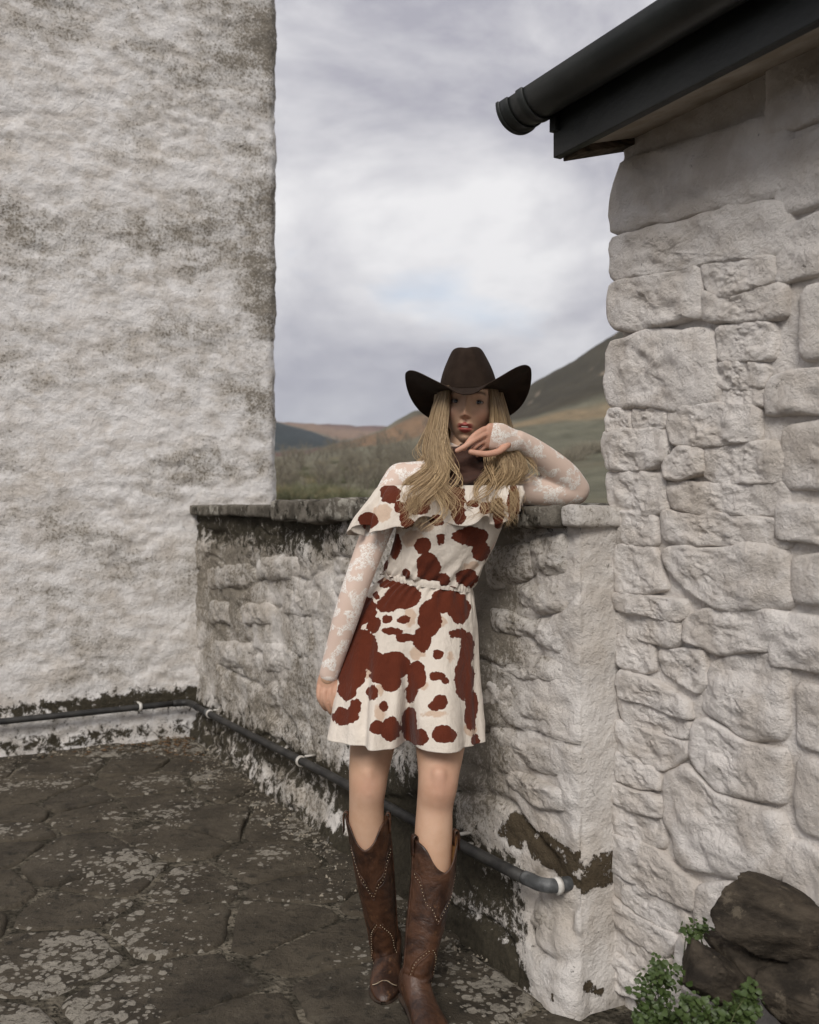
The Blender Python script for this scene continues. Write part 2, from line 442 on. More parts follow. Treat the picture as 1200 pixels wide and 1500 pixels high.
# stones that show through the limewash near the building
tr = [[(712, 888), (745, 892), (800, 915), (815, 935), (760, 938), (720, 930)], [(790, 905), (835, 905), (848, 940), (838, 965), (800, 950), (785, 930)],
      [(720, 960), (780, 955), (845, 972), (850, 1010), (790, 1005), (725, 985)], [(790, 780), (846, 775), (850, 840), (835, 850), (790, 848)],
      [(770, 858), (845, 852), (848, 900), (800, 905), (765, 885)], [(716, 1060), (760, 1070), (842, 1100), (845, 1150), (800, 1140), (730, 1100)],
      [(735, 1110), (790, 1140), (845, 1160), (845, 1200), (800, 1195), (745, 1150)], [(770, 1010), (845, 1018), (848, 1085), (800, 1075), (765, 1050)],
      [(700, 990), (755, 1000), (765, 1045), (705, 1035)], [(800, 1320), (845, 1335), (850, 1390), (815, 1385), (780, 1350)], [(705, 800), (780, 790), (782, 850), (710, 870)],
      [(300, 880), (340, 878), (345, 915), (305, 918)], [(350, 885), (400, 880), (405, 915), (352, 920)], [(300, 830), (360, 822), (362, 862), (302, 866)], [(410, 860), (470, 862), (470, 905), (412, 905)],
      [(372, 815), (440, 810), (440, 850), (372, 852)], [(310, 935), (370, 940), (368, 985), (312, 975)], [(380, 935), (440, 945), (438, 990), (382, 985)]]
for i, pl in enumerate(tr):
    w_ = np.array([on_wall(MP, *p) for p in pl]); cen = w_.mean(0); w_ = cen + (w_ - cen) * .93; w_[:, 0] += max(0, .055 - w_[:, 0].min())
    if i < 11: add_stone(parapet, 'stone', w_, random.uniform(.024, .032), 300 + i, MAT['lime_parapet'], rough=.016, soft=2.0, base=-.012, back=.05)
    else: add_stone(parapet, 'stone', w_, random.uniform(.022, .030), 300 + i, MAT['lime_parapet'], rough=.016, soft=2.0, base=-.012, back=.05)

# coping slabs
t = NT('coping_stone')
lich = t.step(t.math('ADD', t.noise(34, 6, .65), t.math('MULTIPLY', t.math('SUBTRACT', t.noise(6, 3), .5), .8)), .55, .66)
cc = t.mix(t.step(t.noise(9, 6, .65), .35, .68), (.075, .066, .052), (.20, .18, .15))
cc = t.mix(t.math('MULTIPLY', lich, .7), cc, (.40, .38, .33))
cc = t.mix(t.step(t.noise(13, 6, .7, t.map(loc=(4, 2, 1))), .55, .66), cc, (.028, .025, .018))
MAT['coping'] = t.done(cc, .93, .12, t.bump(t.math('ADD', t.noise(40, 7, .7), t.noise(11, 4)), 1., .012))
def slab(u0, u1, z0, z1, y0, y1, seed, amp=.012):
    nx, ny, nz = max(10, int((u1 - u0) / .014)), 22, 7
    m = MB(); bm = bmesh.new()
    us = np.linspace(u0, u1, nx); ys = np.linspace(y0, y1, ny); zs = np.linspace(z0, z1, nz)
    def sheet(X, Y, Z):
        p = np.stack([X, Y, Z], -1).reshape(-1, 3)
        cx = np.array([(u0 + u1) / 2, (y0 + y1) / 2, (z0 + z1) / 2]); hf = np.array([(u1 - u0) / 2, abs(y1 - y0) / 2, (z1 - z0) / 2])
        d = (p - cx) / hf; rad = .012
        k = np.clip(np.abs(d) * hf - (hf - rad), 0, rad)                     # rounded arrises
        ln = np.linalg.norm(k, axis=1); s_ = np.where(ln > rad, rad / np.maximum(ln, 1e-9), 1)
        p = cx + np.sign(d) * (np.minimum(np.abs(d) * hf, hf - rad) + k * s_[:, None])
        nn = np.stack([fbm(p * 7, 3, seed), fbm(p * 7 + 50, 3, seed + 1), fbm(p * 5 + 90, 4, seed + 2)], 1) * amp + np.stack([fbm(p * 24, 3, seed + 4), fbm(p * 24 + 31, 3, seed + 5), fbm(p * 24 + 77, 3, seed + 6)], 1) * amp * .45
        return (p + nn).reshape(X.shape + (3,))
    for z_ in (z0, z1):
        X, Y = np.meshgrid(us, ys); m.grid(sheet(X, Y, np.full_like(X, z_)))
    for y_ in (y0, y1):
        X, Z = np.meshgrid(us, zs); m.grid(sheet(X, np.full_like(X, y_), Z))
    for u_ in (u0, u1):
        Y, Z = np.meshgrid(ys, zs); m.grid(sheet(np.full_like(Y, u_), Y, Z))
    o = m.build('coping_slab', MAT['coping'], parapet)
    bm.from_mesh(o.data); bmesh.ops.remove_doubles(bm, verts=bm.verts, dist=.0008); bmesh.ops.recalc_face_normals(bm, faces=bm.faces); bm.to_mesh(o.data); bm.free()
    return o
slab(2.02, 3.42, 1.243, 1.300, -.40, .045, 500, .009)
slab(1.33, 2.05, 1.232, 1.322, -.42, .070, 510, .020)
slab(.62, 1.31, 1.246, 1.303, -.41, .050, 520, .012)
slab(.06, .605, 1.243, 1.302, -.40, .040, 530, .009)
o = slab(-.02, .052, 1.24, 1.298, -.36, .02, 540, .010); o.data.materials[0] = MAT['lime_parapet']

# ------------------------------------------------------------------ roofed building on the right
bld = empty('stone_building', mat=MBD)
tag(bld, 'whitewashed rubble stone building with big rounded quoins below black eaves', 'building')
def b_disp(s, z): return .010 * fb2(s, z, 5, 7, 4, 201) + .007 * fb2(s, z, 18, 22, 3, 211) + .009
def b_pos(s):
    x0 = -.012
    p = np.zeros((len(s), 2)); n = np.zeros((len(s), 2)); k = sstep(.03, -.03, s - x0)
    p[:, 0] = np.where(s < x0, s, x0); p[:, 1] = np.where(s < x0, 0, -(s - x0))
    n[:, 1] = k; n[:, 0] = 1 - k; n /= np.linalg.norm(n, axis=1)[:, None]; return p, n
m = MB()
path_wall(m, np.concatenate([np.linspace(-3.0, -1.3, 30), np.linspace(-1.28, .12, 130), np.linspace(.2, 3.0, 16)]), np.linspace(-1.0, 2.33, 230), b_pos, b_disp,
          bare=lambda S, Z: .6 * sum(np.exp(-(((S + a) / .035) ** 2 + ((Z - b) / .03) ** 2)) for a, b in ((.03, .05), (.08, .02), (.14, .05), (.05, .12))))
for q in m.f[:1]: pass
m.f = [tuple(reversed(q)) for q in m.f]
m.build('wall_face', MAT['lime_building'], bld)
E = 1160
ST = [[(912, 243), (1000, 214), (E, 165), (E + 6, 285), (1000, 322), (905, 344), (899, 325), (903, 285)],
 [(905, 352), (1000, 328), (E, 292), (E, 372), (1040, 388), (975, 404), (908, 419), (901, 400), (902, 370)],
 [(905, 424), (975, 408), (1034, 392), (1037, 462), (1000, 474), (915, 488), (903, 460)], [(1042, 392), (E - 15, 374), (E - 12, 410), (1085, 436), (1046, 424)],
 [(1043, 432), (1085, 442), (E, 414), (E, 464), (1045, 474)], [(905, 500), (960, 489), (1054, 480), (1058, 592), (1000, 597), (901, 599), (896, 568), (899, 530)],
 [(1062, 482), (E - 20, 476), (E - 20, 528), (1062, 528)], [(1062, 534), (E - 30, 532), (E - 32, 566), (1064, 568)], [(1062, 573), (E - 25, 571), (E - 25, 592), (1064, 592)],
 [(899, 604), (931, 604), (933, 629), (899, 631)], [(938, 602), (985, 600), (986, 624), (940, 628)], [(990, 600), (E - 40, 597), (E - 40, 648), (1040, 652), (1000, 655), (990, 630)],
 [(897, 636), (984, 631), (988, 672), (960, 686), (899, 688), (894, 660)], [(985, 682), (1004, 660), (1038, 658), (1040, 690), (1010, 700), (988, 698)], [(1044, 657), (E, 652), (E, 702), (1060, 704), (1043, 692)],
 [(898, 694), (955, 691), (982, 702), (986, 744), (950, 751), (908, 748), (898, 725)], [(990, 706), (1050, 709), (E, 708), (E, 750), (1050, 752), (992, 742)],
 [(910, 754), (970, 756), (972, 796), (912, 797)], [(977, 750), (1010, 755), (E, 764), (E, 800), (1010, 795), (980, 785)],
 [(912, 802), (966, 803), (985, 860), (960, 867), (914, 866)], [(975, 806), (1010, 801), (E, 806), (E, 890), (1060, 886), (1020, 864), (986, 832)],
 [(910, 871), (965, 873), (1012, 880), (1018, 898), (1000, 905), (912, 892)], [(908, 898), (960, 900), (1004, 911), (1004, 936), (992, 945), (912, 924)],
 [(1010, 908), (1040, 893), (E, 898), (E, 952), (1060, 950), (1010, 936)], [(914, 930), (964, 944), (968, 980), (955, 985), (918, 975)],
 [(975, 953), (1038, 951), (1044, 995), (1030, 1012), (980, 985)], [(1054, 972), (1080, 958), (E, 958), (E, 1082), (1100, 1076), (1064, 1056), (1042, 1040), (1046, 1005)],
 [(915, 982), (955, 992), (1014, 1020), (1018, 1048), (960, 1030), (915, 1014)], [(915, 1022), (960, 1036), (1016, 1056), (1014, 1080), (960, 1068), (917, 1052)],
 [(911, 1060), (950, 1070), (1018, 1090), (1016, 1108), (975, 1124), (950, 1112), (912, 1095)], [(1026, 1056), (1050, 1056), (1110, 1086), (E, 1098), (E, 1172), (1060, 1155), (1030, 1120), (1020, 1090)],
 [(910, 1103), (970, 1128), (978, 1155), (950, 1153), (910, 1138)], [(985, 1132), (1020, 1118), (1055, 1160), (1120, 1182), (E, 1190), (E, 1290), (1070, 1282), (1010, 1266), (985, 1200)],
 [(904, 1145), (950, 1160), (980, 1168), (980, 1192), (940, 1183), (904, 1166)], [(901, 1173), (950, 1190), (982, 1202), (984, 1240), (950, 1232), (901, 1210)],
 [(903, 1217), (950, 1238), (985, 1248), (1030, 1290), (1028, 1328), (960, 1300), (905, 1264)], [(904, 1272), (955, 1302), (1005, 1328), (1024, 1348), (1003, 1366), (950, 1338), (905, 1302)],
 [(904, 1308), (950, 1342), (1002, 1372), (985, 1398), (950, 1380), (908, 1342)], [(909, 1350), (950, 1384), (985, 1404), (962, 1432), (930, 1410), (912, 1384)], [(911, 1392), (940, 1418), (960, 1438), (950, 1458), (925, 1452), (911, 1436)],
 [(1034, 1296), (1075, 1290), (E, 1298), (E, 1370), (1080, 1372), (1030, 1345)], [(1005, 1385), (1030, 1352), (1090, 1380), (E, 1390), (E, 1450), (1060, 1460), (1000, 1430)],
 [(965, 1440), (990, 1412), (1050, 1465), (1060, 1500), (1000, 1490)]]
def clipx(p): return p
for i, pl in enumerate(ST):
    w_ = np.array([on_wall(MBD, *p) for p in pl]); quoin = min(p[0] for p in pl) < 914
    cen = w_.mean(0); hf = np.ptp(w_, axis=0) / 2; w_ = cen + (w_ - cen) * (1 + .0115 / hf)
    lump = random.uniform(.022, .036)
    add_stone(bld, 'stone', w_, lump, 400 + i, MAT['lime_building'], back=.12 if (quoin and i < 16) else .03, n=64, rings=17, rough=.015, soft=26.)
# rubble beyond, toward the camera: courses laid by rule
z = .0; k = 0
x_edge = on_wall(MBD, E + 4, 740)[0]
while z < 2.2:
    hgt = random.uniform(.09, .19); x = x_edge + random.uniform(-.02, .07)
    while x > -1.9:
        ln = random.uniform(.18, .42)
        q = [(x - .006, z + .006), (x - ln * .5, z + random.uniform(0, .012)), (x - ln + .006, z + .006), (x - ln + .004, z + hgt * .5), (x - ln + .006, z + hgt - .006), (x - ln * .5, z + hgt - random.uniform(0, .012)), (x - .006, z + hgt - .006), (x - .004, z + hgt * .5)]
        add_stone(bld, 'stone', np.array(q), random.uniform(.02, .03), 600 + k, MAT['lime_building'], back=.03, n=40, rings=11, rough=.014, soft=26.); k += 1
        x -= ln
    z += hgt

# eaves
MAT['black_paint'] = mat_simple('black_gloss_paint', (.011, .013, .012), (.020, .022, .020), 5, .42, .4, .0012, 45)
MAT['gutter'] = mat_simple('black_gutter_plastic', (.016, .018, .017), (.028, .030, .028), 7, .38, .45, .0006, 90)
t = NT('weathered_timber')
g = t.noise(14, 6, .65, t.map((1, 1, 6), (0, 0, .5)))
MAT['timber'] = t.done(t.mix(t.step(g, .35, .65), (.035, .027, .019), (.13, .10, .07)), .9, .15, t.bump(g, .8, .004))
MAT['soffit'] = mat_simple('soffit_plaster', (.42, .38, .33), (.30, .26, .21), 9, .9, .1, .003, 40)
MAT['slate'] = mat_simple('roof_slate', (.06, .062, .068), (.11, .11, .115), 6, .7, .3, .004, 30)
eaves = bld
FY = .20                                       # fascia stands this far from the wall
m = MB(); m.box((-1.5, FY, 2.243), (1.525, .012, .060)); o = m.build('fascia_board', MAT['black_paint'], eaves, smooth=False)
bv = o.modifiers.new('b', 'BEVEL'); bv.width = .003; bv.segments = 2
# sloping soffit end of old timber: rises from the fascia to the wall
m = MB()
y0, y1, za, zb = FY - .014, -.10, 2.176, 2.262
pr = []
for x in (.018, -.055):
    pr += [(x, y0, za), (x, y1, zb), (x, y1, zb + .035), (x, y0, za + .032)]
m.add(pr, [(0, 1, 2, 3), (7, 6, 5, 4), (0, 4, 5, 1), (1, 5, 6, 2), (2, 6, 7, 3), (3, 7, 4, 0)])
o = m.build('rafter_end', MAT['timber'], eaves, smooth=False, fix=True); bv = o.modifiers.new('b', 'BEVEL'); bv.width = .003; bv.segments = 2
m = MB(); pr = []
for x in (-.060, -3.0):
    pr += [(x, y0, za + .018), (x, y1 + .09, zb - .012), (x, y1 + .09, zb + .02), (x, y0, za + .05)]
m.add(pr, [(0, 1, 2, 3), (7, 6, 5, 4), (0, 4, 5, 1), (1, 5, 6, 2), (2, 6, 7, 3), (3, 7, 4, 0)])
m.build('soffit', MAT['soffit'], eaves, smooth=False, fix=True)
# half-round gutter with end cap and union collar
GY, GZ, GR = FY + .068, 2.325, .057
def halfround(x0, x1, r, th, mt, name, n=30, lip=True):
    m = MB(); a = np.linspace(-.06, math.pi + .06, n)
    ring = lambda rr, x: np.stack([np.full(n, x), GY + rr * np.cos(a), GZ - rr * np.sin(a)], 1)
    sec = [ring(r, x0), ring(r, x1), ring(r - th, x1), ring(r - th, x0), ring(r, x0)]
    m.grid(np.array(sec))
    for aa in (0, n - 1):
        m.add([s_[aa] for s_ in sec[:4]], [(0, 1, 2, 3)])
    o = m.build(name, mt, eaves, fix=True); return o
halfround(.075, -3.0, GR, .003, MAT['gutter'], 'gutter')
o1 = halfround(.098, .060, GR + .005, .004, MAT['gutter'], 'gutter_end_cap')
o2 = halfround(.105, .094, GR + .009, .010, MAT['gutter'], 'gutter_end_rim')
m = MB(); a = np.linspace(0, math.pi, 28)
disc = np.stack([np.full(28, .099), GY + (GR + .004) * np.cos(a), GZ - (GR + .004) * np.sin(a)], 1)
m.add(np.vstack([disc, disc + [.003, 0, 0]]), [tuple(range(28)), tuple(range(28, 56))[::-1]]); m.build('gutter_end_plate', MAT['gutter'], eaves, smooth=False)
halfround(.022, -.004, GR + .006, .006, MAT['gutter'], 'gutter_bracket')
m = MB(); m.box((.009, FY + .014, 2.290), (.012, .012, .045)); m.build('bracket_plate', MAT['gutter'], eaves, smooth=False)
halfround(-1.0, -1.03, GR + .006, .006, MAT['gutter'], 'gutter_bracket')
# roof: rows of slates from the gutter up to the ridge
pitch = R(27); rr_ = 0
m0 = MB(); sl = MB(); sl.box((0, 0, 0), (.118, .17, .004)); slm = sl.mesh('slate')
rc, rs = math.cos(pitch), math.sin(pitch)
m0.add([(.04, FY + .02, 2.31), (-3.2, FY + .02, 2.31), (-3.2, FY + .02 - 2.4 * rc, 2.31 + 2.4 * rs), (.04, FY + .02 - 2.4 * rc, 2.31 + 2.4 * rs)], [(0, 1, 2, 3)])
m0.build('roof', MAT['slate'], bld, smooth=False)
for r_ in range(8):
    for c_ in range(13):
        d_ = r_ * .21 + .13
        M = Matrix.Translation((-.08 - c_ * .245 - (r_ % 2) * .12, FY + .03 - d_ * rc, 2.325 + d_ * rs + random.uniform(0, .003))) @ Matrix.Rotation(-pitch + .03, 4, 'X')
        link('slate', slm, MAT['slate'], bld, False, M)

# ------------------------------------------------------------------ terrace paving
t = NT('flagstone')
rnd = t.objrand()
b1 = t.noise(5, 6, .6); b2 = t.noise(26, 7, .7)
cc = t.mix(t.step(b1, .35, .66), (.044, .036, .026), (.088, .073, .053))
cc = t.mix(t.math('MULTIPLY', rnd, .45), cc, (.098, .080, .056))
cc = t.mix(t.math('MULTIPLY', t.step(b2, .50, .68), .8), cc, (.018, .016, .012))
zone = t.noise(1.9, 4, .6, t.map(loc=(2.2, 5.1, 0)))
warp = t.map(loc=(0, 0, 0))
wv = t.n('ShaderNodeVectorMath'); wv.operation = 'ADD'; t.put(wv.inputs[0], t.pos())
wsc = t.n('ShaderNodeVectorMath'); wsc.operation = 'SCALE'; t.put(wsc.inputs[0], t.noise(30, 4, .6, color=True)); wsc.inputs['Scale'].default_value = .022
t.put(wv.inputs[1], wsc.outputs[0])
vd = t.vor(22, wv.outputs[0]); vd2 = t.vor(48, wv.outputs[0])
gate = t.math('MULTIPLY', t.math('SUBTRACT', zone, .475), 2.8)
s1 = t.step(t.math('SUBTRACT', t.math('ADD', gate, .12), vd), -.06, .02)
s2 = t.step(t.math('SUBTRACT', t.math('ADD', gate, .08), vd2), -.05, .02)
lich = t.math('MAXIMUM', s1, s2)
lich = t.math('MULTIPLY', lich, t.step(t.noise(70, 4, .7), .30, .52))
cc = t.mix(t.math('MULTIPLY', lich, .85), cc, t.mix(t.noise(40, 3), (.22, .20, .165), (.42, .385, .325)))
film = t.math('MULTIPLY', t.step(t.noise(11, 7, .7, t.map(loc=(9, 1, 3))), .55, .75), .45)
cc = t.mix(film, cc, (.17, .15, .115))
MAT['flag'] = t.done(cc, .83, .25, t.bump(t.math('ADD', t.math('MULTIPLY', b2, 1.), t.math('ADD', t.noise(9, 5), t.math('ADD', t.math('MULTIPLY', t.noise(110, 4, .7), .35), t.math('MULTIPLY', lich, .12)))), 1., .016))
t = NT('joint_mortar')
gv = t.noise(60, 6, .7)
cc = t.mix(t.step(t.noise(8, 5, .6), .4, .65), (.055, .048, .036), (.20, .175, .135)); cc = t.mix(t.step(gv, .5, .62), cc, (.028, .025, .018))
MAT['mortar'] = t.done(cc, .95, .1, t.bump(t.math('ADD', gv, t.vor(55)), 1., .012))

terrace = empty('terrace', (0, 0, 0)); tag(terrace, kind='structure')
m = MB()
gx, gy = np.meshgrid(np.linspace(-4.5, 2.2, 200), np.linspace(.2, 6.6, 190))
gz = -.006 + .006 * fb2(gx, gy, 6, 6, 4, 700) + .004 * fb2(gx, gy, 25, 25, 3, 702)
m.grid(np.stack([gx, gy, gz], -1)); m.build('bedding', MAT['mortar'], terrace)
m = MB(); m.box((-1.1, 2.4, -.62), (3.4, 4.2, .58)); m.build('terrace_base', MAT['mortar'], terrace, smooth=False)

def clip_half(poly, p, n):
    out = []
    for i in range(len(poly)):
        a, b = poly[i], poly[(i + 1) % len(poly)]; da, db = (a - p) @ n, (b - p) @ n
        if da <= 0: out.append(a)
        if (da < 0 < db) or (db < 0 < da): out.append(a + (b - a) * da / (da - db))
    return out
seeds = []
tries = 0
rg = random.Random(21)
while len(seeds) < 210 and tries < 6000:
    tries += 1; q = np.array([rg.uniform(-3.6, 1.6), rg.uniform(.9, 6.0)])
    dmin = rg.choice((.20, .28, .36, .46))
    if all(np.linalg.norm((q - s_) * (1., .95)) > min(dmin, d_) if d_ < dmin else np.linalg.norm(q - s_) > dmin * .85 for s_, d_ in seeds): seeds.append((q, dmin))
for i, (q, d_) in enumerate(seeds):
    if (q - C) @ D1 > .1 or ((q - A) @ D2 > .12 and (q - A) @ D1 > -.0) or (q - B) @ D2 > .1: continue
    poly = [q + np.array(v) for v in ((-1, -1), (1, -1), (1, 1), (-1, 1))]
    for j, (s_, e_) in enumerate(seeds):
        if j == i: continue
        nn = (s_ - q); L_ = np.linalg.norm(nn); nn = nn / L_
        poly = clip_half(poly, q + nn * (L_ * (.5 + .10 * (d_ - e_) / .3)), nn)
        if len(poly) < 3: break
    for (p_, n_) in ((C, D1), (A, D2)):
        if (q - p_) @ n_ < .0 and len(poly) >= 3: poly = clip_half(poly, p_ - n_ * -.02, n_)
    if len(poly) < 3: continue
    poly = np.array(poly); c = poly.mean(0); gap = rg.uniform(.006, .015)
    sz = np.sqrt(((poly - c) ** 2).sum(1)).mean(); poly = c + (poly - c) * (1 - gap / sz)
    b = resample_closed(smooth_poly(poly, 2), 56)
    b = b + .020 * np.stack([fb2(b[:, 0], b[:, 1], 8, 8, 5, 800), fb2(b[:, 0], b[:, 1], 7, 7, 4, 801)], 1)
    c = b.mean(0); top = rg.uniform(-.002, .009); tl = np.array([rg.uniform(-.010, .010), rg.uniform(-.010, .010)])
    pts = []
    for k, r in enumerate((1, 1, .985, .965, .93, .86, .76, .64, .5, .35, .18)):
        p2 = c + (b - c) * r
        zz = np.full(56, -.03) if k == 0 else top + (p2 - c) @ tl + .007 * fb2(p2[:, 0], p2[:, 1], 6, 6, 4, 810) + .004 * fb2(p2[:, 0], p2[:, 1], 19, 19, 3, 811) - .017 * (max(0, (r - .93) / .07)) ** 2
        pts.append(np.stack([p2[:, 0] - c[0], p2[:, 1] - c[1], zz], 1))
    m = MB(); m.grid(np.array(pts), closed_u=True); n_ = 56; last = len(pts) - 1
    m.add(pts[-1].mean(0)[None], []); m.f += [(last * n_ + a_, last * n_ + (a_ + 1) % n_, m.n - 1) for a_ in range(n_)]
    m.build('flagstone', MAT['flag'], terrace, matrix=Matrix.Translation((c[0], c[1], 0)), fix=True)

# ------------------------------------------------------------------ valley and hills beyond the parapet
rads = np.array([6., 15, 60, 100, 200, 400, 650, 900, 1300, 1700, 2600, 4200, 8000])
cols_ = {-2600: [-600, -300, -20, 10, 45, 70, 70, 80, 90, 110, 118, 90, 40], 250: [-600, -300, -20, 10, 42, 70, 58, 64, 80, 124, 121, 90, 40], 405: [-600, -300, -20, 8, 42, 70, 56, 62, 80, 120, 120, 90, 40],
         455: [-600, -300, -20, 8, 44, 72, 64, 70, 80, 103, 119, 90, 40], 500: [-600, -300, -20, 8, 46, 74, 80, 86, 80, 84, 117, 90, 40], 570: [-600, -300, -20, 8, 50, 80, 98, 113, 100, 92, 113, 85, 40],
         610: [-600, -300, -20, 8, 52, 84, 112, 134, 118, 100, 112, 84, 40], 680: [-600, -300, -20, 8, 54, 96, 124, 143, 130, 110, 110, 84, 40], 760: [-600, -300, -20, 8, 56, 112, 134, 161, 145, 120, 110, 84, 40],
         830: [-600, -300, -20, 8, 60, 124, 160, 206, 180, 130, 110, 84, 40], 905: [-600, -300, -20, 8, 62, 128, 190, 257, 220, 150, 110, 84, 40], 1150: [-600, -300, -20, 8, 66, 130, 240, 350, 300, 180, 110, 84, 40], 3600: [-600, -300, -20, 8, 66, 130, 200, 260, 220, 150, 110, 84, 40]}
ck = sorted(cols_); tab = np.array([cols_[k] for k in ck], float)
pxs = np.concatenate([np.linspace(-2600, 150, 40), np.linspace(180, 1300, 330), np.linspace(1350, 3600, 40)])
rs_ = np.exp(np.linspace(math.log(6), math.log(8000), 260))
lr = np.log(rads)
def terr_y(px, r):
    px = np.asarray(px, float); r = np.asarray(r, float)
    cols = np.stack([np.interp(px, ck, tab[:, j]) for j in range(len(rads))], -1)
    x = np.log(np.clip(r, 6, 8000)); i = np.clip(np.searchsorted(lr, x) - 1, 0, len(rads) - 2)
    t_ = (x - lr[i]) / (lr[i + 1] - lr[i]); t_ = t_ * t_ * (3 - 2 * t_) * .6 + t_ * .4
    idx = np.arange(cols.shape[0]); return cols[idx, i] * (1 - t_) + cols[idx, i + 1] * t_
def terr_point(px, r):
    """point on the land at bearing px (photo column) and distance r"""
    y = terr_y(np.array([px]), np.array([r]))[0]
    dx = (px - 600) / F; k = r / math.sqrt(1 + dx * dx)
    return np.array([dx * k, k, CAM_H + y / F * k])
PX, RR = np.meshgrid(pxs, rs_)
yy = terr_y(PX.ravel(), RR.ravel())
dx = (PX.ravel() - 600) / F; kk = RR.ravel() / np.sqrt(1 + dx * dx)
tx, ty = dx * kk, kk
tz = CAM_H + yy / F * kk
tz += fbm(np.stack([tx / 60, ty / 60, tx * 0], 1), 5, 900) * np.clip(RR.ravel() / 100, .2, 7.) + fbm(np.stack([tx / 400, ty / 400, tx * 0], 1), 3, 905) * sstep(300, 1500, RR.ravel()) * 8
# land cover (colour of what grows there)
pxn = PX.ravel() + 22 * fbm(np.stack([tx / 70, ty / 70, tx * 0], 1), 4, 911); rn = RR.ravel() * (1 + .12 * fbm(np.stack([tx / 90, ty / 90, tx * 0 + 5], 1), 4, 915))
def lerp(c, tgt, f): return c + (np.array(tgt) - c) * np.clip(f, 0, 1)[:, None]
lc = np.tile(np.array([.135, .130, .092]), (len(tx), 1))
lc = lerp(lc, (.150, .132, .088), sstep(.0, .5, fbm(np.stack([tx / 35, ty / 35, tx * 0], 1), 4, 921)))
lc = lerp(lc, (.172, .158, .112), sstep(640, 600, pxn) * sstep(60, 140, rn) * .8)                      # rough wooded pasture
lc = lerp(lc, (.23, .175, .105), sstep(650, 690, pxn) * sstep(350, 385, rn) * sstep(520, 440, rn))       # strip of dead grass
lc = lerp(lc, (.056, .047, .031), sstep(560, 640, pxn) * sstep(500, 560, rn) * sstep(1500, 1200, rn))    # heath on the big hill
lc = lerp(lc, (.215, .135, .078), sstep(455, 500, pxn) * sstep(690, 610, pxn) * sstep(430, 520, rn) * sstep(880, 780, rn))  # bracken
nz_ = fbm(np.stack([tx / 38, ty / 70, tz / 25], 1), 4, 931)
lc = lerp(lc, (.26, .21, .15), sstep(.38, .52, nz_) * sstep(660, 760, pxn) * sstep(560, 620, rn) * sstep(1000, 900, rn))   # pale scree
lc = lerp(lc, (.235, .150, .098), sstep(1900, 2100, rn)); lc = lerp(lc, (.15, .082, .065), sstep(2380, 2520, RR.ravel() + 60 * nz_))   # moor
lc = lerp(lc, (.022, .030, .032), sstep(1200, 1330, rn) * sstep(1960, 1860, RR.ravel()) * sstep(540, 500, pxn))                         # spruce plantation
lc = lerp(lc, (.11, .065, .05), sstep(860, 930, rn) * sstep(1250, 1180, rn) * sstep(520, 480, pxn))
lc *= (1 + .30 * fbm(np.stack([tx / 7, ty / 7, tz / 5], 1), 3, 941) + .22 * fbm(np.stack([tx / 25, ty / 25, tz / 20], 1), 3, 945))[:, None]
m = MB(); m.grid(np.stack([tx, ty, tz], 1).reshape(len(rs_), len(pxs), 3))
me = m.mesh('hills'); ca = me.color_attributes.new('cover', 'FLOAT_COLOR', 'POINT')
ca.data.foreach_set('color', np.concatenate([np.clip(lc, 0.004, 1), np.ones((len(lc), 1))], 1).astype(np.float32).ravel())
t = NT('hill_vegetation')
cv = t.attr('cover', 'Color'); cc = t.mix(t.math('MULTIPLY', t.step(t.noise(.35, 6, .7), .4, .7), .35), cv, (.05, .047, .03))
MAT['hill'] = t.done(cc, .95, .08, t.bump(t.noise(.5, 6, .7), .6, .8))
tag(link('hills', me, MAT['hill']), kind='structure')
m = MB(); a = np.linspace(0, 2 * math.pi, 96, endpoint=False)
m.grid(np.stack([np.stack([r * np.cos(a), r * np.sin(a), np.full(96, -3.4 if r < 3000 else -20.)], 1) for r in (.5, 12, 300, 3000, 12000)]), closed_u=True)
tag(m.build('ground', MAT['hill']), kind='structure')

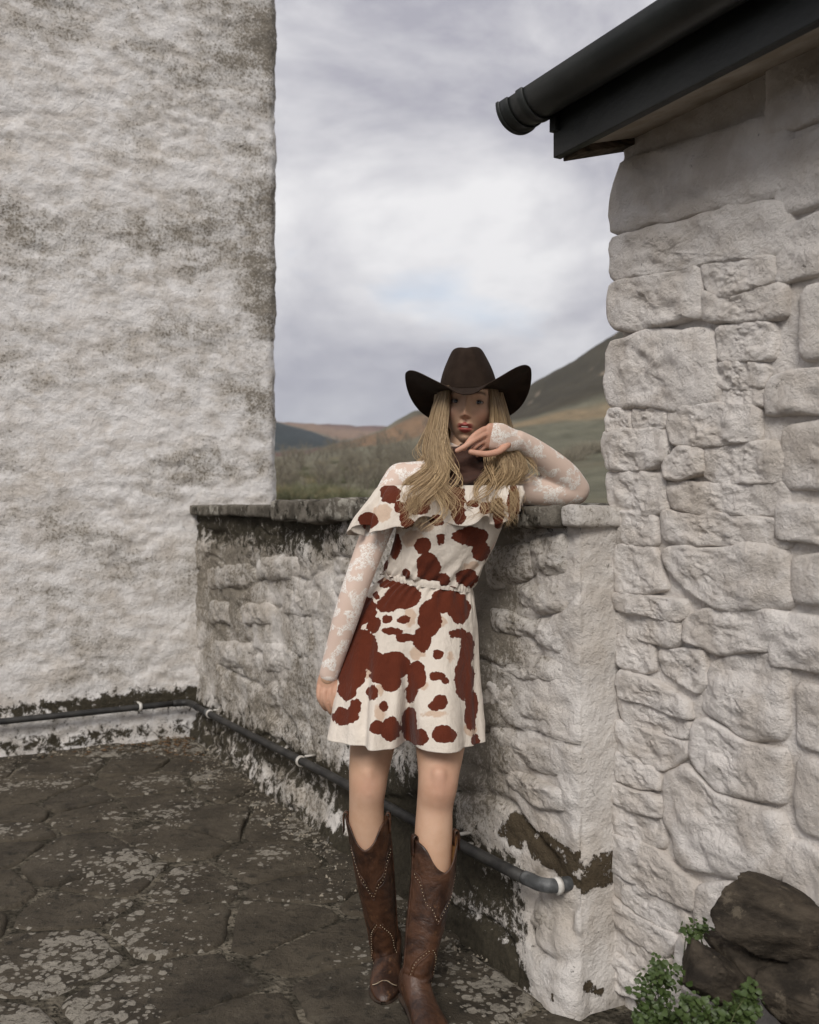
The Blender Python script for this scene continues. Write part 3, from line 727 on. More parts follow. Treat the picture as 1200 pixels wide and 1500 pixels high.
# bare winter trees and scrub on the slope
MAT['bark'] = mat_simple('winter_bark', (.12, .105, .083), (.17, .15, .12), 2, .9, .1)
MAT['twigs'] = mat_simple('winter_twigs', (.19, .170, .128), (.26, .232, .175), .6, .95, .05)
def bare_tree(seed, h):
    rg_ = random.Random(seed); tr_ = MB(); cr = MB()
    def limb(mb, p, d, ln, r0, r1, seg=4, n=5):
        pts = []; q = np.array(p, float); d = np.array(d, float)
        for i in range(n):
            pts.append([*q, r0 + (r1 - r0) * i / (n - 1), r0 + (r1 - r0) * i / (n - 1)])
            d = d + np.array([rg_.gauss(0, .14), rg_.gauss(0, .14), rg_.gauss(.04, .08)]); d /= np.linalg.norm(d); q = q + d * ln / (n - 1)
        sweep(mb, pts, raw=True, seg=seg, cap=False, ref=(.3, .9, .1)); return np.array(pts)[:, :3], d
    tp, td = limb(tr_, (0, 0, -.3), (rg_.gauss(0, .06), rg_.gauss(0, .06), 1), h * .62, h * .030, h * .012, 6, 7)
    def grow(p, d, ln, r, depth):
        pts, dd = limb(tr_ if depth == 0 else cr, p, d, ln, r, r * .45, 4 if depth < 2 else 3, 4)
        if depth >= 3: return
        for k in range(rg_.choice((3, 4)) if depth < 2 else 3):
            q = pts[rg_.choice((1, 2, 3))]; a_ = rg_.uniform(0, 6.28); e = np.array([math.cos(a_), math.sin(a_), rg_.uniform(.1, .9)]); e = dd * .7 + e * .75; e /= np.linalg.norm(e)
            grow(q, e, ln * rg_.uniform(.5, .72), max(r * .42, .011), depth + 1)
    for k in range(8):
        f = .28 + .72 * k / 7; q = tp[min(6, int(f * 6.01))]; a_ = k * 2.4 + rg_.uniform(-.4, .4)
        grow(q, np.array([math.cos(a_), math.sin(a_), rg_.uniform(.35, 1.1)]), h * rg_.uniform(.26, .38) * (1.15 - .45 * f), h * .010, 0)
    return tr_.mesh('trunk'), cr.mesh('crown')
variants = [bare_tree(31 + i, 6.0) for i in range(4)]
def shrub_mesh(seed, h=1.):
    rg_ = random.Random(seed); cr = MB()
    for k in range(90):
        a_ = rg_.uniform(0, 6.28); sp = rg_.uniform(.1, 1.); p = np.array([rg_.gauss(0, .3), rg_.gauss(0, .3), -.1]); d = np.array([math.cos(a_) * sp, math.sin(a_) * sp, rg_.uniform(.6, 1.2)])
        pts = [];
        for i in range(5):
            r_ = .022 * (1 - i / 5.5); pts.append([*p, r_, r_]); p = p + d * .28 * h; d = d + np.array([rg_.gauss(0, .25), rg_.gauss(0, .25), rg_.gauss(0, .15)])
        sweep(cr, pts, raw=True, seg=3, cap=False, ref=(.3, .9, .1))
    return cr.mesh('stems')
shrubs = [shrub_mesh(71), shrub_mesh(72)]
rg = random.Random(5)
n_t = 0
def place_tree(px, r, s, label, group):
    p = terr_point(px, r); tr_, cr = variants[rg.randrange(4)]
    e = empty('bare_tree', p); e.rotation_euler = (0, 0, rg.uniform(0, 6.28)); e.scale = (s * rg.uniform(.9, 1.2), s * rg.uniform(.9, 1.2), s)
    tag(e, label, 'tree', group); link('trunk', tr_, MAT['bark'], e); link('crown', cr, MAT['twigs'], e)
TL = 'leafless grey-brown tree in the winter wood on the valley slope'
n_t = 0
while n_t < 165:
    r = math.exp(rg.uniform(math.log(115), math.log(430))); px = rg.uniform(395, 655)
    q = terr_point(px, r)
    if vnoise(np.array([[q[0] / 16, q[1] / 22, 3.3]]), 77)[0] < -.12: continue            # the wood has clearings
    place_tree(px, r, rg.uniform(.45, 1.0) * (1 if r < 200 else 1.3), TL, 'bare trees in the valley wood'); n_t += 1
MAT['scrub'] = mat_simple('dry_scrub', (.20, .165, .095), (.27, .225, .13), 1., .95, .05)
MAT['scrub_green'] = mat_simple('green_scrub', (.12, .125, .07), (.17, .17, .10), 1., .95, .05)
for i in range(70):
    r = math.exp(rg.uniform(math.log(90), math.log(330))); px = rg.uniform(395, 650); dry = i % 3 == 0
    e = empty('scrub_bush', terr_point(px, r)); s = rg.uniform(.9, 1.9); e.scale = (s * 1.3, s * 1.3, s * .8); e.rotation_euler = (0, 0, rg.uniform(0, 6))
    tag(e, 'straw-coloured low bush between the bare trees of the valley slope' if dry else 'dull green low bush between the bare trees of the valley slope', 'bush', 'straw-coloured bushes on the valley slope' if dry else 'green bushes on the valley slope')
    link('stems', shrubs[i % 2].copy(), MAT['scrub' if dry else 'scrub_green'], e)
for i in range(34):
    place_tree(rg.uniform(470, 650), rg.uniform(430, 640), rg.uniform(1.0, 1.7), 'leafless tree scattered over the orange bracken hillside', 'bare trees on the bracken hillside')
for i in range(26):
    px = rg.uniform(828, 930); r = 215 + (px - 828) * .35 + rg.uniform(-12, 12)
    e = empty('hedge_shrub', terr_point(px, r)); s = rg.uniform(2.0, 3.6); e.scale = (s, s, s * .95); e.rotation_euler = (0, 0, rg.uniform(0, 6))
    tag(e, 'brown leafless shrub in the hedge between the green fields', 'shrub', 'hedge shrubs between the fields'); link('stems', shrubs[i % 2], MAT['twigs'], e)

# ------------------------------------------------------------------ drain pipe along the foot of the walls
MAT['pipe'] = mat_simple('grey_plastic_pipe', (.018, .0175, .017), (.042, .040, .037), 12, .55, .35, .001, 60)
MAT['pipe_joint'] = mat_simple('pale_pipe_joint', (.060, .062, .062), (.15, .155, .155), 30, .5, .35)
MAT['clip'] = mat_simple('white_clip_plastic', (.62, .60, .56), (.42, .39, .34), 30, .6, .3)
pipe = empty('drain_pipe', mat=MP)
tag(pipe, 'thin dark grey waste pipe clipped along the foot of the white walls', 'pipe')
PR = .0165; PY = .070
def tube(pts, r, mt, name, parent, seg=18, n=None, **k):
    m = MB(); c = np.array([[*p, r, r] for p in pts], float)
    if n: c = resample(c, n)
    sweep(m, c, raw=True, seg=seg, ref=(.13, .2, 1), cap=False); return m.build(name, mt, parent, **k)
tube([(u, PY + .004 * math.sin(u * 3), pipe_z(u)) for u in np.linspace(.135, 3.18, 24)], PR, MAT['pipe'], 'pipe', pipe)
# elbow into the wall at the near end
z0 = pipe_z(.06)
tube([(.142, PY, pipe_z(.14)), (.115, PY, z0), (.085, PY - .004, z0), (.064, PY - .022, z0 - .001), (.056, PY - .05, z0 - .002), (.055, PY - .11, z0 - .002)], PR + .002, MAT['pipe_joint'], 'elbow', pipe, n=20)
tube([(.056, PY - .034, z0 - .002), (.055, PY - .048, z0 - .002)], PR + .006, MAT['clip'], 'collar', pipe)
# corner piece, then the run on the house wall
zc = pipe_z(3.2)
tube([(3.17, PY, zc), (3.26, PY, zc), (3.31, PY + .008, zc), (3.335, PY + .035, zc), (3.34, PY + .09, zc)], PR + .002, MAT['pipe'], 'elbow', pipe, n=20)
tube([(3.34, PY + .08, zc), (3.342, .9, zc - .004), (3.338, 2.2, zc - .002), (3.34, 3.2, zc - .004)], PR, MAT['pipe'], 'pipe', pipe, n=24)
for u in (.52, 2.95): tube([(u, PY, pipe_z(u)), (u + .05, PY, pipe_z(u + .05))], PR + .0025, MAT['pipe_joint'], 'pipe_joint', pipe)
def clip(x, y, z, horiz=True):
    m = MB(); a = np.linspace(-2.2, 2.2, 18); pts = []
    for r_ in (PR + .001, PR + .006):
        for d_ in (-.008, .008):
            pts.append(np.stack([np.full(18, d_), np.cos(a) * r_, np.sin(a) * r_], 1))
    pts = [pts[0], pts[1], pts[3], pts[2], pts[0]]
    m.grid(np.array(pts)); m.box((0, -.022 - .018, -.016), (.007, .022, .003)); m.box((0, -.022 - .018, .018), (.007, .022, .003))
    M = Matrix.Translation((x, y, z)) if horiz else Matrix.Translation((x, y, z)) @ Matrix.Rotation(R(90), 4, 'Z')
    m.build('clip', MAT['clip'], pipe, matrix=M, fix=True)
for px_, py_ in ((680, 1222), (456, 1106), (322, 1033)):
    u = on_wall(MP, px_, py_)[0]; clip(u - .06, PY, pipe_z(u - .06))
clip(3.34, .34, zc, False)

# ------------------------------------------------------------------ boulders by the building
t = NT('brown_boulder')
g = t.noise(10, 7, .68, t.map((1, 1, 2.2), (.3, .5, .2)))
cc = t.mix(t.step(g, .35, .65), (.020, .016, .012), (.070, .056, .041)); cc = t.mix(t.math('MULTIPLY', t.step(t.noise(22, 6, .7), .56, .66), .6), cc, (.145, .12, .088))
MAT['boulder'] = t.done(cc, .85, .2, t.bump(t.math('ADD', g, t.math('MULTIPLY', t.noise(60, 5, .7), .5)), .9, .010))
def boulder(px_, py_, Y, hx, hy, hz, rot, seed, label):
    bm = bmesh.new(); bmesh.ops.create_icosphere(bm, subdivisions=5, radius=1.)
    v = np.array([q.co[:] for q in bm.verts])
    p = np.sign(v) * np.abs(v) ** .62; p /= np.maximum(1e-6, (np.abs(p) ** 5).sum(1) ** .2)[:, None]         # blocky
    q = p * 1.3 + seed * 7.1
    p = p * (1 + .10 * fbm(q, 2, seed)[:, None])
    rk = np.random.default_rng(seed + 50)
    for _ in range(16):
        nn = rk.normal(0, 1, 3); nn /= np.linalg.norm(nn); lim = rk.uniform(.58, .86); ex_ = np.maximum(0, p @ nn - lim); p = p - ex_[:, None] * nn * .92      # broken faces
    p = p * (1 + .035 * fbm(q * 4, 4, seed + 1, .6)[:, None])
    p = p * np.array([hx, hy, hz]); p += np.stack([fbm(p * 30 + seed, 3, seed + 2)] * 3, 1) * v * .006
    ridge = np.abs(fbm(np.stack([p[:, 0] * 4, p[:, 1] * 4, p[:, 2] * 22], 1) + seed, 2, seed + 5)); p *= (1 - .05 * np.clip(1 - ridge / .12, 0, 1))[:, None]
    for a_, b_ in zip(bm.verts, p): a_.co = b_
    me = bpy.data.meshes.new('boulder'); bm.to_mesh(me); bm.free()
    o = link('boulder', me, MAT['boulder']); o.location = P(px_, py_, Y); o.rotation_euler = rot
    return tag(o, label, 'rock')
boulder(1128, 1348, 2.00, .135, .10, .082, (.05, .32, .2), 1, 'brown boulder resting against the whitewashed stones, topmost of the pile')
boulder(1052, 1436, 1.97, .108, .10, .062, (.0, .48, .1), 2, 'tilted brown boulder with fern-like leaves sprouting along both sides')
boulder(1125, 1420, 2.02, .12, .11, .055, (.1, .42, .3), 3, 'dark boulder wedged between the topmost and the tilted boulder')
boulder(1190, 1470, 1.93, .12, .12, .10, (.0, .1, .6), 4, 'brown boulder at the outer end of the pile')
boulder(1080, 1570, 1.94, .19, .15, .10, (.0, .05, .1), 5, 'broad boulder at the bottom of the pile')
boulder(1150, 1630, 1.90, .20, .16, .11, (.0, .0, .4), 6, 'low boulder lying on the paving under the pile')

# ------------------------------------------------------------------ small leafy plants among the boulders
t = NT('leaf')
MAT['leaf'] = t.done(t.mix(t.noise(45, 3, .6), (.026, .050, .013), (.075, .105, .030)), .5, .35, None, Subsurface_Weight=0.)
MAT['stem'] = mat_simple('plant_stem', (.05, .07, .02), (.09, .10, .04), 30, .6)
def plant(base, blobs, n, seed, label):
    rg_ = random.Random(seed); e = empty('plant', base); lf = MB(); stm = MB(); b0 = np.array(base)
    th = np.linspace(0, 2 * math.pi, 7, endpoint=False)
    for i in range(n):
        c, r = rg_.choice(blobs); d = np.array([rg_.gauss(0, 1), rg_.gauss(0, .7), rg_.gauss(0, 1)]); d *= rg_.random() ** .4 / np.linalg.norm(d)
        p = np.array(c) + d * np.array(r) - b0
        if rg_.random() < .22:
            q = np.array([rg_.gauss(0, .02), rg_.gauss(.03, .02), -.02]); mid = (p + q) / 2 + np.array([0, 0, .03])
            sweep(stm, resample([[*q, .0012, .0012], [*mid, .001, .001], [*p, .0007, .0007]], 6), raw=True, seg=4, cap=False, ref=(.5, .8, .1))
        for k in range(rg_.choice((2, 3, 4))):
            s = rg_.uniform(.0025, .0085); nrm = np.array([rg_.gauss(0, .6), rg_.gauss(-.5, .5), rg_.gauss(.7, .4)]); nrm /= np.linalg.norm(nrm)
            a_ = np.cross(nrm, [.3, .9, .2]); a_ /= np.linalg.norm(a_); b_ = np.cross(nrm, a_); o_ = p + np.array([rg_.gauss(0, .008), rg_.gauss(0, .008), rg_.gauss(0, .008)])
            rad = s * (1 + .18 * np.cos(3 * th)); ring = o_ + np.outer(np.cos(th) * rad, a_) + np.outer(np.sin(th) * rad * .85, b_) + nrm * s * .22
            lf.add(np.vstack([o_[None], ring]), [(0, 1 + j, 1 + (j + 1) % 7) for j in range(7)])
    tag(lf.build('foliage', MAT['leaf'], e), kind='stuff'); stm.build('stem', MAT['stem'], e)
    return tag(e, label, 'plant')
plant(P(965, 1540, 1.98), [(P(968, 1425, 2.0), (.04, .03, .03)), (P(955, 1460, 1.99), (.045, .03, .045)), (P(975, 1495, 1.97), (.05, .03, .03)), (P(950, 1500, 1.97), (.03, .03, .03))], 210, 1, 'bushy green plant with tiny round leaves between the tilted boulder and the wall')
plant(P(1040, 1540, 1.86), [(P(1030, 1488, 1.86), (.05, .02, .022)), (P(1075, 1490, 1.85), (.05, .02, .02)), (P(1010, 1470, 1.87), (.02, .02, .02)), (P(1095, 1470, 1.85), (.02, .02, .03))], 150, 2, 'low green plant with tiny round leaves spreading below the tilted boulder')
plant(P(1022, 1400, 2.03), [(P(1024, 1362, 2.03), (.014, .012, .016)), (P(1012, 1370, 2.03), (.012, .01, .010))], 30, 3, 'small green sprig growing in the gap under the topmost boulder')

# ------------------------------------------------------------------ grit and dead leaves along the foot of the walls
rg = random.Random(44)
MAT['grit'] = mat_simple('grit', (.06, .052, .040), (.32, .28, .22), 40, .9, .15)
MAT['dead_leaf'] = mat_simple('dead_leaf', (.055, .034, .018), (.15, .085, .04), 50, .8, .2)
m = MB()
for i in range(1500):
    if i < 1000: u = rg.uniform(.3, 3.3); d_ = .055 + abs(rg.gauss(0, .10)); p = A + D1 * u - D2 * d_
    else: p = C + np.array([rg.uniform(-2.2, .1), 0]) * 0 - D2 * rg.uniform(.05, 2.2) - D1 * (.06 + abs(rg.gauss(0, .08)))
    s = rg.uniform(.0015, .006) if rg.random() < .93 else rg.uniform(.006, .012)
    v = np.array([(1, 0, -.3), (-.5, .8, -.3), (-.5, -.8, -.3), (.1, .1, .8)]) * s * np.array([rg.uniform(.7, 1.4), rg.uniform(.7, 1.4), 1]); a_ = rg.uniform(0, 6.28)
    rot = np.array([[math.cos(a_), -math.sin(a_), 0], [math.sin(a_), math.cos(a_), 0], [0, 0, 1]])
    m.add(v @ rot.T + np.array([p[0], p[1], .006 + s * .3]), [(0, 1, 2)[::-1], (0, 1, 3), (1, 2, 3), (2, 0, 3)])
tag(m.build('grit', MAT['grit'], smooth=False), 'loose pale grit gathered along the foot of the white walls', 'grit', kind='stuff')
m = MB()
for i in range(150):
    u, d_ = abs(rg.gauss(0, .22)), .06 + abs(rg.gauss(0, .10))
    p = C - D1 * (.05 + (u if i % 2 else d_)) - D2 * (.06 + (d_ if i % 2 else u * 1.3)); s = rg.uniform(.008, .02); a_ = rg.uniform(0, 6.28)
    q = np.array([(1, 0, .2), (.2, .45, 0), (-1, 0, .25), (.2, -.45, 0.05)]) * s; rot = np.array([[math.cos(a_), -math.sin(a_), 0], [math.sin(a_), math.cos(a_), 0], [0, 0, 1]])
    m.add(q @ rot.T + np.array([p[0], p[1], .013]), [(0, 1, 2), (0, 2, 3)])
tag(m.build('dead_leaves', MAT['dead_leaf'], smooth=False), 'dead brown leaves blown into the corner between house and parapet', 'leaves', kind='stuff')

# ------------------------------------------------------------------ the person leaning on the parapet
person = empty('person', (0, 2.5, 0))
tag(person, 'person in brown cowboy hat and cow-print playsuit leaning an elbow on the parapet', 'person')
OFF = np.array([0, 2.5, 0.])
def pbuild(mb, name, mt, parent=None, **k):
    mb.v = [v - OFF for v in mb.v]; return mb.build(name, mt, parent or person, **k)

# --- materials
t = NT('skin')
sk = t.mix(t.step(t.noise(14, 4, .6), .35, .7), (.51, .315, .205), (.57, .37, .255))
sk = t.mix(t.math('MULTIPLY', t.attr('red'), .6), sk, (.58, .24, .19))
sk = t.mix(t.attr('lip'), sk, (.40, .105, .085)); sk = t.mix(t.math('MULTIPLY', t.attr('brow'), .8), sk, (.12, .075, .045)); sk = t.mix(t.math('MULTIPLY', t.attr('lash'), .92), sk, (.03, .02, .016))
MAT['skin'] = t.done(sk, t.math('SUBTRACT', .60, t.math('MULTIPLY', t.attr('lip'), .15)), .35, t.bump(t.noise(420, 2, .5), .25, .0006), Subsurface_Weight=.12, Subsurface_Radius=(.012, .005, .003), Subsurface_Scale=1.0)
t = NT('lace')
v1 = t.noise(26, 2, .5); fl = t.math('SUBTRACT', 1., t.vor(120)); fl2 = t.noise(210, 3, .7, None, 1.2)
motif = t.math('MULTIPLY', t.step(v1, .48, .54), t.step(fl2, .43, .51))
motif = t.math('MAXIMUM', motif, t.attr('trim'))
cc = t.mix(motif, t.mix(t.noise(9, 3), (.62, .46, .375), (.70, .56, .475)), (.88, .84, .78))
MAT['lace'] = t.done(cc, .75, .2, t.bump(t.math('ADD', t.math('MULTIPLY', motif, 1.), t.math('MULTIPLY', t.noise(300, 2), .15)), .45, .0014), Sheen_Weight=.15)
t = NT('cow_print_cloth')
wv = t.noise(900, 2, .5)
ed = t.math('ADD', t.attr('cow'), t.math('MULTIPLY', t.math('SUBTRACT', t.noise(110, 5, .65), .5), 5.5))
bd = t.math('ADD', t.attr('beige'), t.math('MULTIPLY', t.math('SUBTRACT', t.noise(60, 5, .65), .5), 9.))
cr_ = t.mix(t.noise(20, 4), (.66, .585, .50), (.74, .675, .595))
cr_ = t.mix(t.math('MULTIPLY', t.step(bd, -1., 1.5), .75), cr_, (.52, .36, .25))
cr_ = t.mix(t.step(ed, -.25, .25), cr_, t.mix(t.noise(30, 4), (.088, .019, .009), (.128, .028, .012)))
MAT['cow'] = t.done(cr_, .85, .15, t.bump(t.math('ADD', t.math('MULTIPLY', wv, .12), t.math('ADD', t.math('MULTIPLY', t.noise(45, 4, .6), .5), t.noise(13, 4, .6, t.map((2.2, 2.2, .5), (0, .18, 0)), .6))), .75, .010), Sheen_Weight=.1)
MAT['hat'] = mat_simple('brown_felt', (.022, .014, .010), (.032, .021, .015), 25, .88, .12, .0008, 500)
MAT['hat_trim'] = mat_simple('hat_binding', (.10, .085, .07), (.14, .12, .10), 60, .6, .3)
t = NT('blond_hair')
hr = t.attr('tone'); cc = t.mix(hr, (.21, .125, .056), (.76, .56, .32))
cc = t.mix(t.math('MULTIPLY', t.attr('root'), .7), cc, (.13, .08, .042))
MAT['hair'] = t.done(cc, .42, .5, None)
t = NT('boot_leather')
g = t.noise(13, 7, .68, None, .8)
cc = t.mix(t.step(g, .36, .66), (.022, .010, .006), (.078, .034, .017)); cc = t.mix(t.math('MULTIPLY', t.step(t.noise(34, 6, .7), .58, .72), .55), cc, (.19, .095, .045))
MAT['leather'] = t.done(cc, t.math('ADD', .30, t.math('MULTIPLY', g, .25)), .45, t.bump(t.math('ADD', t.noise(60, 5, .6), t.math('MULTIPLY', g, 1.3)), .6, .004))
MAT['lining'] = mat_simple('tan_lining', (.33, .17, .065), (.42, .23, .09), 30, .7)
MAT['sole'] = mat_simple('boot_sole', (.020, .013, .009), (.045, .028, .018), 30, .6, .3)
MAT['stud'] = mat_simple('brass_stud', (.62, .50, .34), (.75, .64, .46), 60, .35, .5, metallic=.85)
t = NT('brown_scarf')
MAT['scarf'] = t.done(t.mix(t.noise(18, 5, .6, t.map((1, 1, 3))), (.030, .012, .008), (.075, .034, .022)), .75, .2, t.bump(t.noise(300, 3), .4, .001), Sheen_Weight=.2)
t = NT('eye_white'); MAT['eye'] = t.done((.42, .38, .35), .2, .5)
t = NT('iris'); MAT['iris'] = t.done((.026, .030, .032), .12, .6)
t = NT('teeth'); MAT['teeth'] = t.done((.42, .36, .30), .4, .3)

def W(px, py, Y, ra, rb=None): return [*P(px, py, Y), ra, rb if rb else ra]

# --- limbs and trunk, one continuous skin
ARM_R = [W(588, 703, 2.605, .044), W(572, 728, 2.595, .040), W(549, 785, 2.575, .036), W(526, 846, 2.555, .033), W(510, 895, 2.555, .032), W(494, 948, 2.56, .027), W(480, 994, 2.565, .022, .019)]
ARM_LU = [W(738, 708, 2.655, .046), W(765, 716, 2.665, .042), W(805, 721, 2.685, .039), W(842, 719, 2.70, .037)]
ARM_LF = [W(843, 717, 2.70, .037), W(826, 697, 2.678, .039), W(800, 674, 2.64, .034), W(776, 655, 2.60, .027), W(757, 643, 2.57, .024, .020)]
TORSO = [W(606, 1006, 2.655, .135, .100), W(604, 965, 2.66, .162, .118), W(606, 930, 2.66, .160, .115), W(614, 893, 2.655, .140, .102), W(627, 850, 2.645, .112, .084), W(643, 808, 2.635, .122, .092), W(657, 764, 2.625, .134, .108), W(666, 728, 2.625, .142, .096), W(669, 702, 2.63, .130, .074), W(674, 684, 2.635, .080, .058), W(680, 664, 2.64, .050, .052), W(686, 636, 2.645, .047, .050)]
LEG_R = [W(568, 965, 2.65, .088), W(560, 1020, 2.625, .080), W(548, 1078, 2.60, .064), W(541, 1125, 2.585, .055, .057), W(539, 1150, 2.575, .051, .056), W(537, 1178, 2.58, .047, .050), W(538, 1215, 2.59, .049, .052), W(545, 1270, 2.605, .046), W(555, 1340, 2.62, .034)]
LEG_L = [W(645, 968, 2.64, .090), W(646, 1030, 2.595, .083), W(645, 1090, 2.55, .067), W(643, 1128, 2.52, .056, .058), W(641, 1152, 2.505, .052, .058), W(637, 1182, 2.51, .048, .051), W(635, 1225, 2.50, .050, .053), W(631, 1300, 2.475, .047), W(617, 1390, 2.44, .034)]
bmesh_body = MB()
for c in (TORSO,): sweep(bmesh_body, c, 40, 40)
for c in (ARM_R, ARM_LU, ARM_LF, LEG_R, LEG_L): sweep(bmesh_body, c, 34, 24)
for (px_, py_, Y) in ((588, 702, 2.605), (738, 708, 2.65)): sweep(bmesh_body, [W(665, 698, 2.63, .046), W(px_, py_, Y, .042)], 12, 20, ref=(0, 0, 1))
for (kx, ky, Y) in ((540, 1148, 2.542), (643, 1148, 2.468)): sweep(bmesh_body, [W(kx, ky - 14, Y, .022), W(kx, ky + 12, Y + .003, .026)], 8, 16)      # kneecaps
v, f = remesh(bmesh_body, .005, 6)
body = MB()
px_, py_ = topx(v)
red = .42 * np.exp(-(((px_ - 648) / 30) ** 2 + ((py_ - 1150) / 40) ** 2)) + .35 * np.exp(-(((px_ - 540) / 20) ** 2 + ((py_ - 1152) / 24) ** 2))
body.add(v, f, red=red)

# --- hands: palm and five fingers each
def finger(mb, pts, r):
    n_ = len(pts); sweep(mb, [[*p, r * (1 - .055 * i), r * (1 - .055 * i)] for i, p in enumerate(pts)], 14, 10, ref=(.2, .5, .9))
hl = MB()
sweep(hl, [W(760, 645, 2.572, .020, .025), W(745, 644, 2.555, .017, .031), W(728, 640, 2.54, .015, .036), W(714, 638, 2.528, .012, .034)], 14, 18, ref=(0, 1, .2))
finger(hl, [P(718, 628, 2.535), P(709, 629, 2.520), P(696, 637, 2.503), P(686, 648, 2.497), P(680, 657, 2.500)], .0088)
finger(hl, [P(716, 635, 2.528), P(706, 638, 2.512), P(691, 647, 2.496), P(679, 655, 2.492), P(670, 660, 2.498)], .0086)
finger(hl, [P(716, 643, 2.533), P(706, 647, 2.522), P(696, 654, 2.512), P(690, 661, 2.520)], .0080)
finger(hl, [P(718, 650, 2.540), P(709, 655, 2.535), P(702, 661, 2.532), P(699, 667, 2.540)], .0070)
finger(hl, [P(744, 651, 2.545), P(731, 661, 2.525), P(714, 665, 2.508), P(701, 664, 2.502), P(690, 662, 2.499)], .0098)
v, f = remesh(hl, .0022, 3); body.add(v, f, red=.55)
hr_ = MB()
sweep(hr_, [W(481, 985, 2.567, .022, .018), W(480, 1000, 2.566, .029, .014), W(481, 1012, 2.565, .034, .013)], 12, 18)
for i, (x0, x1, x2, yb, yt) in enumerate(((467, 468, 475, 1028, 1036), (475, 477, 484, 1033, 1042), (484, 486, 492, 1035, 1044), (492, 494, 499, 1032, 1041))):
    finger(hr_, [P(x0 + 1, 1006, 2.561), P(x0, 1016, 2.555), P(x1, yb - 4, 2.556), P(x2, yt, 2.572), P(x2 + 3, yt + 3, 2.592)], .0084 if i in (1, 2) else .0076)
finger(hr_, [P(494, 998, 2.575), P(503, 1014, 2.56), P(506, 1030, 2.555), P(505, 1042, 2.56)], .009)
v, f = remesh(hr_, .0022, 3); body.add(v, f, red=.35)

# --- head
Hc = P(688, 597, 2.640)
HR = Matrix.Rotation(R(-9), 3, 'Z') @ Matrix.Rotation(R(-5), 3, 'X') @ Matrix.Rotation(R(4), 3, 'Y')
HRn = np.array(HR)
def h2w(p): return Hc + (np.asarray(p, float) * np.array([1, -1, 1])) @ HRn.T        # x right, y forward (to the camera), z up
tt = np.linspace(-1, 1, 300, endpoint=False); az = math.pi * np.sign(tt) * np.abs(tt) ** 1.5
el = np.concatenate([np.linspace(-90, -62, 14), np.linspace(-61, 32, 190), np.linspace(34, 90, 26)]) * math.pi / 180
AZ, EL = np.meshgrid(az, el)
dx_, dy_, dz_ = np.sin(AZ) * np.cos(EL), np.cos(AZ) * np.cos(EL), np.sin(EL)
x = .074 * dx_; y = np.where(dy_ > 0, .091, .100) * dy_; z = np.where(dz_ > 0, .118, .112) * dz_
low = sstep(-.005, -.105, z)
x = x * (1 - .30 * low) ; y = np.where(y > 0, y * (1 + .10 * low), y * (1 - .45 * low))
y = np.where(dy_ > 0, np.minimum(y, .091 - .25 * np.maximum(0, np.abs(x) - .03)), y)
front = sstep(-.05, .35, dy_)
G = lambda cx, cz, sx, sz: np.exp(-((x - cx) / sx) ** 2 - ((z - cz) / sz) ** 2)
d = np.zeros_like(x)
for s in (-1, 1):
    d += -.0115 * G(s * .031, .002, .017, .012) + .0042 * G(s * .030, .024, .020, .008) + .0055 * G(s * .047, -.028, .020, .018) - .004 * G(s * .045, -.068, .018, .02)
    d += .0060 * G(s * .0100, -.0400, .0050, .0055) - .0045 * G(s * .0065, -.0465, .0035, .0026)
nose_w = .0066 + .0022 * sstep(0, -.04, z)
d += (.0045 + .016 * sstep(.012, -.036, z)) * np.exp(-(x / nose_w) ** 2) * sstep(-.0485, -.039, z) * sstep(.035, .005, z)
d += .0035 * G(0, -.035, .008, .008)
lw = .0195
d += .0068 * np.exp(-(np.abs(x) / lw) ** 3) * np.exp(-((z + .0610 + .0015 * np.cos(x * 260)) / .0055) ** 2) + .0078 * np.exp(-(np.abs(x) / .0170) ** 3) * np.exp(-((z + .0745) / .0062) ** 2)
slit = np.exp(-(np.abs(x) / .0170) ** 4) * np.exp(-((z + .0676 + 4. * x * x) / .0019) ** 2); d -= .0060 * slit
d += .011 * G(0, -.103, .021, .016) - .0035 * G(0, -.0865, .02, .005) - .0015 * G(0, -.053, .004, .006)
y = y + d * front
lip = np.exp(-(np.abs(x) / .0208) ** 6) * (sstep(-.0545, -.0570, z + .20 * np.abs(x) - .0016 * np.cos(x * 330)) * sstep(-.0838, -.0812, z - 26 * x * x)) * front
bx = np.abs(x); bz = .0240 + .12 * (bx - .012) - 3.4 * np.maximum(0, bx - .034) ** 2 * 6
brow = np.exp(-((z - bz) / .0036) ** 2) * 1.3 * sstep(.010, .015, bx) * sstep(.053, .044, bx) * front
redf = .5 * (G(.047, -.035, .02, .02) + G(-.047, -.035, .02, .02)) * front + .4 * G(0, -.04, .013, .009)
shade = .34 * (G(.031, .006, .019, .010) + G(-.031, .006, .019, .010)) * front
pts = h2w(np.stack([x, y, z], -1).reshape(-1, 3)).reshape(x.shape + (3,))
body.grid(pts, closed_u=True, lip=lip, brow=np.clip(brow + shade, 0, 1), red=redf, lash=slit * .6)  # shade in the gap between the lips is painted dark, as the lashes are
